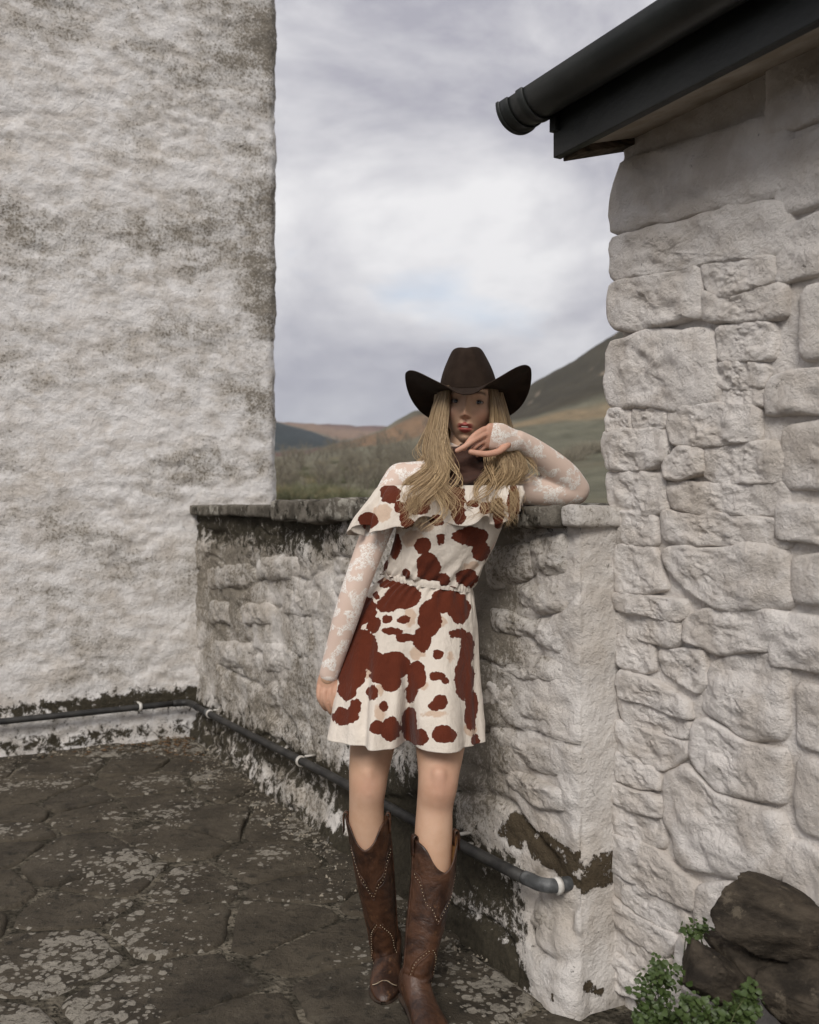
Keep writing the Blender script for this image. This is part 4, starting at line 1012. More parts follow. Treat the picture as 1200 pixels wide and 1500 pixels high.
# eyelids
for s in (-1, 1):
    ec = np.array([s * .0310, .0640, .0015]); er = .0138
    a2 = np.linspace(-85, 85, 36) * math.pi / 180
    prof = np.clip(np.cos(a2 * 90 / 62), 0, 1); cant = s * a2 * R(4) / R(60)
    for up in (1, -1):
        e0 = (R(18) * prof if up == 1 else -R(16) * prof) + cant + R(-3)
        rows, la = [], []
        for k, q in enumerate(np.linspace(0, 1, 14) ** 1.4):
            e_ = e0 + (up * R(80) - e0) * q; rr = er * (1.0 + (.05 if k == 0 else 0))
            rows.append(np.stack([ec[0] + rr * np.sin(a2) * np.cos(e_), ec[1] + rr * np.cos(a2) * np.cos(e_), ec[2] + rr * np.sin(e_)], 1)); la.append(np.full(36, (1. if up == 1 else .55) if k < 4 else (.34 if up == 1 else .18)))
        body.grid(h2w(np.array(rows).reshape(-1, 3)).reshape(14, 36, 3), flip=(up == -1), lash=np.array(la), red=.1)
body_o = pbuild(body, 'body', MAT['skin'])
for s in (-1, 1):
    ec = np.array([s * .0310, .0640, .0015])
    def ball(r_, cen, mt, name, sc=(1, 1, 1), par=body_o):
        m = MB(); a2 = np.linspace(0, 2 * math.pi, 28, endpoint=False); e2 = np.linspace(-math.pi / 2, math.pi / 2, 18)
        AA, EE = np.meshgrid(a2, e2); m.grid(h2w(np.stack([cen[0] + r_ * sc[0] * np.cos(AA) * np.cos(EE), cen[1] + r_ * sc[1] * np.sin(AA) * np.cos(EE), cen[2] + r_ * sc[2] * np.sin(EE)], -1).reshape(-1, 3)).reshape(18, 28, 3), closed_u=True)
        return pbuild(m, name, mt, par, fix=True)
    ball(.0128, ec, MAT['eye'], 'eye'); ball(.0070, ec + np.array([.0010, .0086, -.0002]), MAT['iris'], 'iris', (1, .72, 1))
m = MB(); xs = np.linspace(-.009, .009, 16)
m.grid(h2w(np.array([np.stack([xs, .0830 + .0 * xs - 12 * xs ** 2, np.full(16, zz)], 1) for zz in (-.0690, -.0668)]).reshape(-1, 3)).reshape(2, 16, 3)); pbuild(m, 'teeth', MAT['teeth'], body_o)

# --- lace top: sleeves and yoke
lt = MB()
def fat(c, e): c = np.array(c, float); c[:, 3:5] += e; return c
aR = resample(np.array(ARM_R), 40)[:39]; sweep(lt, fat(aR, .0035), raw=True, seg=26)
sweep(lt, fat(ARM_LU, .004), 24, 24); sweep(lt, fat(ARM_LF, .0035), 30, 24)
sweep(lt, fat([W(660, 775, 2.625, .130, .100)] + TORSO[7:10] + [W(678, 672, 2.64, .056, .054)], .004), 22, 40)
sweep(lt, [W(758, 645, 2.572, .0225, .0275), W(745, 644, 2.556, .0195, .0335), W(731, 640, 2.541, .0175, .038), W(720, 639, 2.533, .0155, .037)], 14, 20, ref=(0, 1, .2))
for (px_, py_, Y) in ((588, 702, 2.605), (738, 708, 2.65)): sweep(lt, [W(665, 698, 2.63, .050), W(px_, py_, Y, .046)], 12, 20, ref=(0, 0, 1))
v, f = remesh(lt, .004, 5)
px_, py_ = topx(v); cuff = np.where((px_ < 505) & (py_ > 992), .7, 0.)
lt2 = MB(); lt2.add(v, f, trim=cuff); lace = pbuild(lt2, 'lace_top', MAT['lace'])

# --- cow print, laid out on the cloth
COW = [(598, 768, 9, 7), (640, 762, 10, 8), (584, 742, 7, 8), (650, 722, 8, 8), (572, 724, 14, 13), (540, 762, 13, 11), (612, 740, 18, 13), (625, 728, 9, 8), (667, 730, 14, 18), (672, 752, 9, 14), (693, 738, 8, 6), (713, 744, 9, 9), (730, 752, 8, 22), (752, 738, 9, 26), (592, 756, 7, 9), (628, 832, 16, 20), (620, 800, 11, 12), (646, 789, 6, 8), (690, 786, 24, 12), (704, 806, 12, 15), (578, 800, 9, 17), (560, 826, 8, 10), (648, 850, 11, 10), (684, 848, 15, 13), (595, 840, 5, 8),
 (570, 853, 14, 8), (590, 874, 24, 17), (568, 886, 15, 11), (530, 893, 19, 20), (518, 915, 12, 13), (548, 915, 9, 12), (655, 878, 20, 18), (673, 892, 16, 20), (630, 905, 16, 24), (618, 938, 12, 16), (568, 907, 7, 6), (592, 908, 8, 6), (575, 925, 14, 5), (594, 934, 13, 6), (671, 928, 12, 7), (527, 950, 24, 26), (515, 985, 19, 22), (548, 968, 14, 14), (575, 975, 24, 18), (572, 1000, 14, 13), (553, 990, 12, 12), (508, 1012, 13, 13), (545, 1017, 8, 10), (563, 1035, 6, 8), (506, 1050, 17, 12), (520, 1038, 8, 12), (610, 990, 13, 20), (602, 1015, 8, 14),
 (641, 958, 7, 7), (641, 991, 11, 6), (652, 998, 7, 4), (645, 1028, 11, 10), (636, 1034, 8, 7), (684, 950, 10, 22), (680, 992, 13, 30), (690, 1040, 9, 28), (600, 1062, 11, 24), (612, 1080, 14, 12), (572, 1068, 13, 16), (552, 1066, 10, 10), (650, 1076, 17, 12), (697, 1084, 6, 8), (552, 872, 6, 5)]
BEIGE = [(604, 790, 16, 12), (622, 772, 12, 8), (690, 830, 12, 8), (655, 735, 9, 12), (560, 752, 14, 14), (600, 905, 10, 14), (645, 910, 9, 9), (612, 958, 12, 9), (556, 1012, 8, 8), (556, 1046, 8, 14), (636, 1046, 18, 5), (622, 1006, 7, 6), (690, 1068, 10, 10), (540, 985, 6, 10), (660, 960, 5, 10)]
def blob(px, py, lst):
    out = np.full(len(px), -20.)
    for cx, cy, a_, b_ in lst:
        q = np.sqrt(((px - cx) / a_) ** 2 + ((py - cy) / b_) ** 2); out = np.maximum(out, (1 - q) * min(a_, b_))
    return out
def printed(mb):
    """print coordinates: front panels as cut, back panels from the same cloth turned round"""
    v = np.concatenate(mb.v); px, py = topx(v)
    back = v[:, 1] > 2.66
    px = px + 3.0 * fbm(v * 38, 3, 60) + 2.2 * fbm(v * 90, 2, 61); py = py + 3.0 * fbm(v * 38 + 9, 3, 62) + 2.2 * fbm(v * 90 + 9, 2, 63)
    pxb = 1195 - px + 14
    X = np.where(back, pxb, px)
    mb.attr['cow'] = [blob(X, py, [(a_, b_, c_ * 1.10, d_ * 1.10) for a_, b_, c_, d_ in COW])]; mb.attr['beige'] = [blob(X, py, BEIGE)]

def loft(rows, n, nv, fn=None, ex=.9):
    """rows: px, py, Y, half width, half depth -> grid; fn(theta, t) gives extra (out, dz)"""
    c = resample(np.array([[*P(a_, b_, Y), w_, h_] for a_, b_, Y, w_, h_ in rows]), nv)
    th = np.linspace(0, 2 * math.pi, n, endpoint=False); T = np.linspace(0, 1, nv)
    TH, TT = np.meshgrid(th, T)
    out, dz = fn(TH, TT) if fn else (0, 0)
    cx, sy = np.sign(np.cos(TH)) * np.abs(np.cos(TH)) ** ex, np.sign(np.sin(TH)) * np.abs(np.sin(TH)) ** ex
    return np.stack([c[:, 0][:, None] + (c[:, 3][:, None] + out) * cx, c[:, 1][:, None] - (c[:, 4][:, None] + out) * sy, c[:, 2][:, None] + dz + 0 * TH], -1)

playsuit = empty('playsuit'); playsuit.parent = person
def thick(o, th=.0022):
    md = o.modifiers.new('thickness', 'SOLIDIFY'); md.thickness = th; md.offset = -1; return o
# bodice, bloused over the waist
def bod(TH, T):
    g_ = .0045 * np.sin(TH * 23 + 2.5 * np.sin(T * 5) + 2 * np.sin(TH * 3)) * sstep(.30, 1, T) + .005 * np.sin(TH * 9 + T * 4) * sstep(.2, .8, T) + .008 * fbm(np.stack([TH.ravel() * 2.2, T.ravel() * 3, TH.ravel() * 0], 1), 3, 71).reshape(TH.shape)
    return g_ * 1.2, .012 * (TH * 0) - .018 * np.cos(TH) * sstep(.6, 1, T)
m = MB(); m.grid(loft([(667, 724, 2.625, .148, .106), (659, 765, 2.62, .146, .122), (648, 800, 2.628, .139, .112), (636, 830, 2.638, .134, .104), (630, 846, 2.645, .125, .097), (628, 852, 2.645, .116, .088)], 260, 90, bod), closed_u=True)
printed(m); thick(pbuild(m, 'bodice', MAT['cow'], playsuit))
m = MB(); m.grid(loft([(628, 846, 2.645, .1195, .0915), (628, 850, 2.645, .121, .093), (628, 853, 2.645, .121, .093), (628, 857, 2.645, .1195, .0915)], 260, 8, lambda TH, T: (.0012 * np.sin(TH * 60), -.018 * np.cos(TH) + 0 * T)), closed_u=True)
printed(m); m.attr['cow'][0] = m.attr['cow'][0] * 0 - 9; pbuild(m, 'waistband', MAT['cow'], playsuit)
# wide shorts
def shorts(TH, T):
    w9 = TH + .15 * np.sin(TH * 3 + .5)
    fold = (.013 * np.sin(w9 * 7 + 1.0) + .008 * np.sin(w9 * 13 + .4 + T)) * sstep(.12, 1., T) + .004 * np.sin(w9 * 27) * sstep(.4, .0, T)
    fold = fold + .006 * fbm(np.stack([TH.ravel() * 1.8, T.ravel() * 3.5, TH.ravel() * 0], 1), 3, 81).reshape(TH.shape)
    return fold, -.018 * np.cos(TH) * sstep(.5, 0, T) + (.010 * np.cos(TH - 2.9) - .006) * sstep(.6, 1, T)
g_ = loft([(628, 855, 2.645, .117, .089), (617, 872, 2.65, .144, .106), (605, 905, 2.65, .172, .124), (598, 950, 2.64, .186, .136), (595, 1005, 2.61, .190, .140), (594, 1050, 2.585, .194, .142), (593, 1078, 2.572, .197, .143)], 320, 130, shorts)
T = np.linspace(0, 1, 130)[:, None]; pinch = sstep(.40, 1., T) * .74
xm = P(597, 1000, 2.59)[0] + 0 * T; yc = resample(np.array([[2.645], [2.65], [2.65], [2.64], [2.61], [2.585], [2.572]]), 130)
g_[..., 1] = yc + (g_[..., 1] - yc) * (1 - pinch * np.exp(-((g_[..., 0] - xm) / (.007 + .016 * T)) ** 2))
m = MB(); m.grid(g_, closed_u=True); printed(m); thick(pbuild(m, 'shorts', MAT['cow'], playsuit))
# off-the-shoulder flounce
def flo(TH, T):
    amp = sstep(.05, 1, T)
    w9 = TH + .22 * np.sin(TH * 4 + 1) + .12 * np.sin(TH * 7)
    o_ = (.017 * np.sin(w9 * 10 + .8) + .010 * np.sin(w9 * 17 + 2.)) * amp + .003 * np.sin(w9 * 34) * (1 - amp) + .009 * fbm(np.stack([TH.ravel() * 3, T.ravel() * 2, TH.ravel() * 0], 1), 2, 91).reshape(TH.shape)
    lop = -.030 * np.cos(TH) ** 2 * (np.cos(TH) < 0) * amp + .012 * sstep(.3, 1., np.cos(TH)) * amp
    return o_ + .034 * (np.cos(TH) < -.1) * np.abs(np.cos(TH)) ** 2 * amp, lop + .013 * np.sin(w9 * 10 + 2.2) * amp
m = MB(); m.grid(loft([(661, 712, 2.622, .192, .106), (657, 724, 2.612, .200, .122), (652, 742, 2.606, .204, .130), (649, 762, 2.602, .207, .136)], 420, 48, flo, .64), closed_u=True)
printed(m); thick(pbuild(m, 'flounce', MAT['cow'], playsuit))

# --- scarf wound round the neck
def scf(TH, T): return .007 * np.sin(T * 19 + 1.6 * np.cos(TH) + 1.1 * np.sin(2 * TH)) + .012 * fbm(np.stack([TH.ravel() * 1.5, T.ravel() * 7, TH.ravel() * 0], 1), 3, 95).reshape(TH.shape), -.030 * np.clip(np.sin(TH), 0, 1) ** 2 * T
m = MB(); m.grid(loft([(686, 650, 2.640, .050, .050), (684, 658, 2.634, .060, .062), (681, 670, 2.63, .068, .078), (679, 686, 2.625, .074, .090), (678, 698, 2.62, .078, .104), (678, 712, 2.62, .070, .112)], 120, 50, scf), closed_u=True)
thick(pbuild(m, 'scarf', MAT['scarf']), .003)

# --- hat
hat = empty('hat'); hat.parent = person
HT = Hc + np.array([-.003, .004, .048]); HTR = np.array(Matrix.Rotation(R(-5), 3, 'Z') @ Matrix.Rotation(R(-2), 3, 'Y') @ Matrix.Rotation(R(3), 3, 'X'))
def t2w(p): return HT + (np.asarray(p, float) * np.array([1, -1, 1])) @ HTR.T
n_ = 128; th = np.linspace(0, 2 * math.pi, n_, endpoint=False)
rows = []
for (v_, wx, wy) in ((0, .0800, .098), (.10, .0790, .097), (.25, .0760, .094), (.45, .0690, .089), (.62, .0605, .084), (.76, .0525, .079), (.86, .0465, .074), (.93, .0415, .069), (.97, .036, .062), (.99, .028, .052), (1., .016, .036), (1., .002, .006)):
    xx = wx * np.cos(th); yy_ = wy * np.sin(th); zz = np.full(n_, v_ * .118)
    tp = sstep(.6, 1, v_)
    dent = np.exp(-((np.abs(np.cos(th)) - .62) / .25) ** 2) * (np.sin(th) > 0) * sstep(.35, .8, v_) * .006
    xx = xx * (1 - dent / .06)
    zz = zz - tp * .005 * np.exp(-(xx / .016) ** 2) - .012 * tp * np.clip(-np.sin(th), 0, 1)
    rows.append(np.stack([xx, yy_, zz], 1))
m = MB(); m.grid(t2w(np.array(rows).reshape(-1, 3)).reshape(len(rows), n_, 3), closed_u=True); o = pbuild(m, 'crown', MAT['hat'], hat)
o.modifiers.new('s', 'SUBSURF').render_levels = 1
def brim(r):
    s2 = np.abs(np.cos(th)); fb = np.sin(th)
    al_ = np.where(np.cos(th) >= 0, (th + math.pi) % (2 * math.pi) - math.pi, math.pi - th)      # angle from the side, positive to the front
    wx = .080 + .098 * r; wy = np.where(fb > 0, .098 + .070 * r, .098 + .085 * r)
    xx = wx * np.sign(np.cos(th)) * np.where(fb > 0, s2, s2 ** (1 - .25 * r)) * (1 - .13 * r * np.sin(al_) * s2); yy_ = wy * fb
    lift = .060 * np.clip(np.cos(al_ - .38), 0, 1) ** 2.2 * sstep(0., .35, s2)
    zz = (lift - np.where(fb > 0, .020 * np.abs(fb) ** 2, .082 * np.abs(fb) ** 1.3)) * r ** 1.35
    xx = xx * (1 - .03 * s2 * r ** 3)
    return np.stack([xx, yy_, zz], 1)
rows = [brim(r) for r in np.linspace(-.04, 1, 22)]
low_ = [brim(r) - np.array([0, 0, .0035]) for r in np.linspace(1, -.04, 22)]
edge = [brim(1.012) - np.array([0, 0, .00175])]
m = MB(); al = np.array(rows + edge + low_); m.grid(t2w(al.reshape(-1, 3)).reshape(len(al), n_, 3), closed_u=True); pbuild(m, 'brim', MAT['hat'], hat, fix=True)
m = MB(); e_ = brim(1.0); ring = t2w(e_ - np.array([0, 0, .00175]))
rr = np.vstack([ring, ring[:2]]); sweep(m, np.hstack([rr, np.full((len(rr), 2), .0017)]), raw=True, seg=6, cap=False, ref=(.01, .02, 1)); pbuild(m, 'brim_binding', MAT['hat'], hat)
m = MB(); m.grid(t2w(np.array([np.stack([(.0805 + .0010) * np.cos(th) * (1 - q * .025), .0990 * np.sin(th) * (1 - q * .02), np.full(n_, .002 + q * .012)], 1) for q in (0, .5, 1)]).reshape(-1, 3)).reshape(3, n_, 3), closed_u=True); pbuild(m, 'hat_band', MAT['hat'], hat)

# --- hair: strands combed along guides from under the hat
hair = MB()
def G3(l): return resample(np.array([P(*q) for q in l]), 12)
guidesL = [G3([(656, 566, 2.575), (652, 592, 2.56), (649, 635, 2.55), (644, 684, 2.52), (636, 722, 2.48), (618, 748, 2.46), (598, 776, 2.455)]), G3([(653, 566, 2.585), (644, 598, 2.575), (637, 645, 2.565), (628, 688, 2.535), (608, 720, 2.49), (590, 748, 2.46), (584, 782, 2.455)]),
           G3([(648, 566, 2.61), (636, 602, 2.605), (626, 648, 2.60), (618, 682, 2.58), (606, 708, 2.54), (596, 735, 2.47), (585, 756, 2.455)]), G3([(646, 568, 2.64), (633, 608, 2.645), (623, 652, 2.645), (617, 680, 2.63), (616, 705, 2.58), (608, 738, 2.47), (604, 760, 2.455)]),
           G3([(657, 566, 2.57), (655, 602, 2.555), (655, 650, 2.54), (659, 690, 2.515), (668, 718, 2.47), (682, 742, 2.455), (690, 766, 2.45)]), G3([(654, 566, 2.58), (648, 610, 2.565), (645, 660, 2.545), (649, 702, 2.50), (646, 732, 2.46), (634, 758, 2.45), (626, 780, 2.45)])]
guidesR = [G3([(717, 566, 2.585), (720, 592, 2.57), (724, 630, 2.57), (729, 680, 2.555), (724, 715, 2.51), (734, 748, 2.465), (742, 776, 2.455)]), G3([(719, 566, 2.60), (729, 598, 2.59), (740, 640, 2.59), (752, 684, 2.575), (748, 715, 2.53), (738, 745, 2.47), (745, 772, 2.455)]),
           G3([(722, 566, 2.62), (736, 602, 2.615), (748, 640, 2.615), (762, 682, 2.60), (757, 706, 2.56), (746, 730, 2.49), (750, 756, 2.46)]), G3([(724, 568, 2.65), (737, 604, 2.65), (747, 645, 2.66), (755, 680, 2.64), (749, 705, 2.60), (738, 728, 2.52), (730, 755, 2.46)]),
           G3([(717, 568, 2.59), (720, 620, 2.58), (716, 668, 2.555), (711, 703, 2.51), (704, 733, 2.46), (694, 750, 2.455), (684, 764, 2.45)])]
guidesB = [G3([(640, 570, 2.70), (636, 620, 2.715), (632, 660, 2.70), (628, 690, 2.68), (624, 712, 2.66)]), G3([(662, 570, 2.735), (660, 620, 2.74), (660, 665, 2.72), (660, 700, 2.70), (660, 715, 2.69)]), G3([(690, 570, 2.74), (692, 620, 2.745), (694, 665, 2.73), (694, 700, 2.71), (694, 715, 2.69)]),
           G3([(716, 570, 2.73), (722, 620, 2.735), (728, 665, 2.72), (730, 700, 2.70), (730, 715, 2.69)]), G3([(732, 570, 2.70), (744, 620, 2.71), (752, 660, 2.70), (752, 690, 2.68), (746, 712, 2.66)])]
hg = np.random.default_rng(3)
S_ = np.linspace(0, 1, 12)
def strands(guides, count, width, wave=1., adj=True, wts=False):
    for i in range(count):
        k = hg.choice(len(guides), p=(np.array([1, 1, 1, .9, .28, .42])[:len(guides)] / np.array([1, 1, 1, .9, .28, .42])[:len(guides)].sum()) if wts else None)
        if adj and len(guides) > 1:
            k2 = (k + hg.choice([1, -1])) % len(guides)
            if abs(k2 - k) > 1: k2 = k
            a_ = hg.random() * .55
        else: k2, a_ = k, 0
        g_ = guides[k] * (1 - a_) + guides[k2] * a_
        n = 26; c = resample(g_, n); s = np.linspace(0, 1, n)
        ph = np.array([k * .55, k * .6 + 1, k]) + hg.normal(0, .5, 3); amp = (.004 + .030 * sstep(.2, .6, s)) * wave
        spread = np.clip(hg.normal(0, 1, 3), -1.6, 1.6) * np.array([.0045, .006, .003])
        c = c + spread * (.5 + 1.2 * s ** 1.5)[:, None] + np.stack([amp * np.sin(s * 15 + ph[0]) * .9, amp * np.sin(s * 8 + ph[1]) * .6, amp * .3 * np.sin(s * 7 + ph[2])], 1) * .6
        ln = .50 + .52 * hg.random(); c = resample(c, 32)[:max(10, int(32 * min(1, ln)))]; n = len(c)
        wd = width * (.6 + .8 * hg.random()); pr = np.clip(1.15 - np.linspace(0, 1, n) ** 3 * 1.05, .08, 1) * np.clip(np.linspace(.5, 4, n), 0, 1)
        tone = np.clip(hg.normal(.48, .24), 0, 1)
        nv0 = hair.n
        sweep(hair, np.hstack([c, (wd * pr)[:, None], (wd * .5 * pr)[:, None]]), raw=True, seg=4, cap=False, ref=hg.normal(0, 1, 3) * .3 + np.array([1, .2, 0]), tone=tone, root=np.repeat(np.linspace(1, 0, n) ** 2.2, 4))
strands(guidesB, 170, .0055, .6); strands(guidesL, 300, .0010, 1., True, True); strands(guidesR, 280, .0010, 1., True, True)
strands(guidesL, 950, .00048, 1.25, True, True); strands(guidesR, 900, .00048, 1.25, True, True); strands([guidesL[4], guidesR[4]], 34, .0009, 1.4, False)
strands([guidesL[3], guidesR[2], guidesR[1]], 110, .0004, 2.6, False)
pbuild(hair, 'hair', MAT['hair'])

# --- boots
def boot(shaft, ear_px, toe, heelp, seed):
    """shaft rows px,py,Y,half width,half depth from the rim down to the ankle; toe and heel are points on the paving"""
    b = empty('boot'); b.parent = person
    toe = np.array(toe, float); heelp = np.array(heelp, float); fd = toe - heelp; FL = np.linalg.norm(fd); fd /= FL; sd = np.array([-fd[1], fd[0]])
    if sd[0] < 0: sd = -sd
    n = 96; nv = 70
    c = resample(np.array([[*P(a_, b_, Y), w_, h_] for a_, b_, Y, w_, h_ in shaft]), nv)
    th = np.linspace(0, 2 * math.pi, n, endpoint=False)
    TH, T = np.meshgrid(th, np.linspace(0, 1, nv))
    # direction frame: front of the boot follows the foot
    rim = (.042 * np.abs(np.cos(TH)) ** 1.2 - .032 * np.exp(-((np.sin(TH) - 1) / .22) ** 2) - .018 * np.exp(-((np.sin(TH) + 1) / .25) ** 2)) * (1 - T) ** 2.2
    wr = .0025 * fbm(np.stack([np.cos(TH).ravel() * 1.5, np.sin(TH).ravel() * 1.5, T.ravel() * 5], 1), 3, seed).reshape(TH.shape) + .004 * np.sin(T * 46 + 2 * np.cos(TH)) * sstep(.62, .9, T) * .5
    fx = c[:, 3][:, None] + wr; fy = c[:, 4][:, None] + wr
    base = c[:, None, :3] + (np.cos(TH) * fx)[..., None] * np.array([*sd, 0]) + (np.sin(TH) * fy)[..., None] * np.array([*fd, 0])
    base[..., 2] += rim
    m = MB(); m.grid(base, closed_u=True)
    sh = pbuild(m, 'shaft', MAT['leather'], b, fix=True); md = sh.modifiers.new('t', 'SOLIDIFY'); md.thickness = .003; md.offset = -1
    m = MB(); inner = base[:26].copy(); cc_ = inner.mean(1, keepdims=True); inner = cc_ + (inner - cc_) * np.array([.93, .93, 1]); inner[..., 2] -= .002; m.grid(inner, closed_u=True, flip=True); pbuild(m, 'lining', MAT['lining'], b)
    # foot: sections from heel counter to pointed toe
    ank = c[-1, :3]; rows = []
    for t_, hw, ht, zb in ((-.035, .006, .050, .048), (-.02, .026, .080, .042), (.03, .033, .125, .040), (.14, .035, .135, .037), (.26, .035, .122, .030), (.38, .036, .092, .020), (.52, .040, .070, .011), (.66, .042, .056, .008), (.78, .038, .046, .008), (.88, .029, .037, .009), (.96, .018, .027, .011), (1.0, .006, .016, .013)):
        o2 = heelp + fd * FL * t_; a2 = np.linspace(0, 2 * math.pi, 40, endpoint=False)
        hh = (ht - zb) / 2 if ht > zb else .004
        ct = np.sign(np.cos(a2)) * np.abs(np.cos(a2)) ** .8; st = np.sin(a2)
        zz = zb + hh + hh * np.where(st < 0, np.sign(st) * np.abs(st) ** .45, st)
        wmul = np.where(st > 0, 1 - .30 * st ** 2 * (1 if t_ > .3 else .3), 1)
        rows.append(np.stack([o2[0] + sd[0] * hw * ct * wmul, o2[1] + sd[1] * hw * ct * wmul, zz], 1))
    foot = resample(np.array(rows).reshape(len(rows), -1), 60).reshape(60, 40, 3)
    m = MB(); m.grid(foot, closed_u=True); m.f += [tuple(range(40)), tuple(59 * 40 + i for i in range(40))[::-1]]
    ft = pbuild(m, 'foot', MAT['leather'], b, fix=True)
    # sole and heel block
    prof = np.array([(-.03, .018), (.0, .030), (.1, .036), (.28, .036), (.42, .037), (.55, .043), (.68, .045), (.8, .041), (.9, .031), (.97, .019), (1.015, .006)]); prof = resample(prof, 40)
    zb = np.interp(prof[:, 0], [-.05, .28, .45, .6, .9, 1.02], [.038, .032, .014, .004, .004, .008])
    L_ = np.stack([heelp[0] + fd[0] * FL * prof[:, 0] + sd[0] * prof[:, 1], heelp[1] + fd[1] * FL * prof[:, 0] + sd[1] * prof[:, 1], zb], 1); Rr = L_ - np.array([*(2 * sd), 0]) * prof[:, 1][:, None]
    up = np.array([0, 0, .007]); m = MB(); m.grid(np.array([L_, L_ + up, Rr + up, Rr, L_])); pbuild(m, 'sole', MAT['sole'], b, fix=True)
    hb = []
    for zz, k_ in ((.001, .74), (.015, .80), (.034, .98)):
        a2 = np.linspace(0, 2 * math.pi, 28, endpoint=False); o2 = heelp + fd * (.030 + .006 * (1 - zz / .034))
        rx = np.sign(np.cos(a2)) * np.abs(np.cos(a2)) ** .6 * .031 * k_; ry = np.sign(np.sin(a2)) * np.abs(np.sin(a2)) ** .6 * .034 * k_
        hb.append(np.stack([o2[0] + sd[0] * rx + fd[0] * ry, o2[1] + sd[1] * rx + fd[1] * ry, np.full(28, zz)], 1))
    m = MB(); m.grid(np.array(hb), closed_u=True); m.f += [tuple(range(28)), tuple(56 + i for i in range(28))[::-1]]; pbuild(m, 'heel', MAT['sole'], b, fix=True)
    # brass studs and welted seams
    st_ = MB(); sm = MB()
    def at(t_, a_):
        j = np.clip(t_ * (nv - 1), 0, nv - 1.001); i = (a_ / (2 * math.pi) * n) % n; j0, i0 = int(j), int(i); q = base[j0, i0] * (1 - (i - i0)) + base[j0, (i0 + 1) % n] * (i - i0); q2 = base[j0 + 1, i0]
        q = q + (q2 - base[j0, i0]) * (j - j0); ce = c[j0, :3]; nn = q - ce; nn[2] = 0; nn /= np.linalg.norm(nn); return q, nn
    def studs(path, step=.0085, r_=.0017):
        pts = [at(*p) for p in path]; P_ = np.array([p[0] + p[1] * .0015 for p in pts]); dl = np.concatenate([[0], np.cumsum(np.linalg.norm(np.diff(P_, axis=0), axis=1))])
        for s in np.arange(0, dl[-1], step):
            q = np.array([np.interp(s, dl, P_[:, k]) for k in range(3)])
            v8 = np.array([(1, 0, 0), (-1, 0, 0), (0, 1, 0), (0, -1, 0), (0, 0, 1), (0, 0, -1)]) * r_
            st_.add(q + v8, [(0, 2, 4), (2, 1, 4), (1, 3, 4), (3, 0, 4), (2, 0, 5), (1, 2, 5), (3, 1, 5), (0, 3, 5)])
    def seam(path, r_=.0013):
        pts = np.array([p[0] + p[1] * .0008 for p in [at(*q) for q in path]]); sweep(sm, np.hstack([pts, np.full((len(pts), 2), r_)]), raw=True, seg=5, cap=False, ref=(.1, .3, 1))
    hp = math.pi / 2; q = np.linspace(0, 1, 40)
    vee = [(.17 + .17 * (1 - abs(2 * x_ - 1)) ** .8 - .03 * math.sin(x_ * math.pi * 4) ** 2, hp - 1.35 + 2.7 * x_) for x_ in q]; studs(vee); seam([(a_ + .022, b_) for a_, b_ in vee]); seam([(a_ - .022, b_) for a_, b_ in vee])
    for sg in (-1, 1):
        pa = [(.52 + .46 * x_, hp + sg * (.12 + .95 * math.sin(min(1, x_ * 1.5) * hp) + .12 * math.sin(x_ * 9))) for x_ in q]; studs(pa); seam([(a_ + .012, b_ - sg * .10) for a_, b_ in pa]); seam([(a_ - .006, b_ + sg * .10) for a_, b_ in pa])
    for sg in (0, math.pi): seam([(x_, sg) for x_ in np.linspace(.01, .98, 30)], .0022)
    for j_, s_ in ((44, 1),):
        pts = foot[j_][3:18]; up_ = np.array([0, 0, .0016]); bend = np.sin(np.linspace(0, 3 * math.pi, len(pts))) * .005
        pp = resample(pts + up_ + np.outer(bend, [*fd, 0]), 26)
        for q_ in pp: st_.add(q_ + np.array([(1, 0, 0), (-1, 0, 0), (0, 1, 0), (0, -1, 0), (0, 0, 1), (0, 0, -1)]) * .0017, [(0, 2, 4), (2, 1, 4), (1, 3, 4), (3, 0, 4), (2, 0, 5), (1, 2, 5), (3, 1, 5), (0, 3, 5)])
        sweep(sm, np.hstack([pp + np.array([*(fd * .005), 0]), np.full((26, 2), .0012)]), raw=True, seg=5, cap=False, ref=(.1, .3, 1))
    tag(pbuild(st_, 'studs', MAT['stud'], b), kind='stuff'); pbuild(sm, 'seams', MAT['leather'], b)
    # pull straps at the two ears of the rim
    for i0 in (0, n // 2):
        q0 = base[0, i0]; nn = q0 - c[0, :3]; nn[2] = 0; nn /= np.linalg.norm(nn); m = MB(); tng = np.array([-nn[1], nn[0], 0])
        arc = [q0 + nn * .003 + np.array([0, 0, -.045]), q0 + nn * .004 + np.array([0, 0, -.01]), q0 + nn * .002 + np.array([0, 0, .006]), q0 - nn * .005 + np.array([0, 0, .004]), q0 - nn * .006 + np.array([0, 0, -.03])]
        arc = resample(np.array(arc), 14); m.grid(np.array([arc - tng * .010, arc + tng * .010])); o = pbuild(m, 'pull_strap', MAT['leather'], b); md = o.modifiers.new('t', 'SOLIDIFY'); md.thickness = .003
    return b
boot([(538, 1217, 2.592, .058, .062), (545, 1262, 2.602, .054, .060), (552, 1310, 2.612, .049, .055), (560, 1358, 2.625, .041, .047), (563, 1385, 2.632, .037, .043), (566, 1412, 2.640, .035, .042)], None, (-.068, 2.475), (-.055, 2.690), 3)
boot([(638, 1248, 2.492, .059, .064), (634, 1295, 2.482, .056, .061), (626, 1345, 2.466, .051, .056), (617, 1395, 2.448, .042, .048), (612, 1422, 2.440, .038, .044), (608, 1450, 2.432, .036, .043)], None, (.085, 2.245), (.0, 2.468), 4)

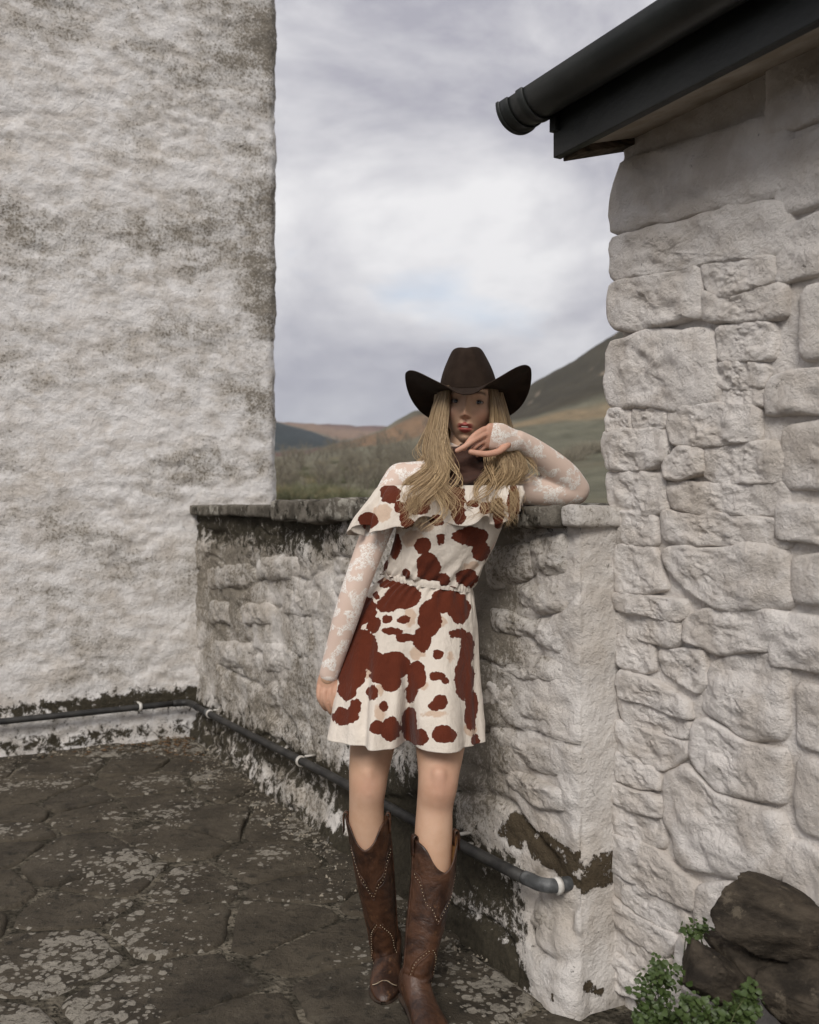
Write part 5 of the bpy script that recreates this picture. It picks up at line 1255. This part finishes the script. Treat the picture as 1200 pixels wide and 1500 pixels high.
# ------------------------------------------------------------------ air
hz = MB(); hz.box((0, 0, 330), (8600, 8600, 352))
t = bpy.data.materials.new('haze'); t.use_nodes = True; t.node_tree.nodes.clear()
pv = t.node_tree.nodes.new('ShaderNodeVolumePrincipled'); mo = t.node_tree.nodes.new('ShaderNodeOutputMaterial')
pv.inputs['Color'].default_value = (.80, .87, .96, 1); pv.inputs['Density'].default_value = .00009
t.node_tree.links.new(pv.outputs[0], mo.inputs['Volume'])
tag(hz.build('haze', t, smooth=False, fix=True), kind='stuff')
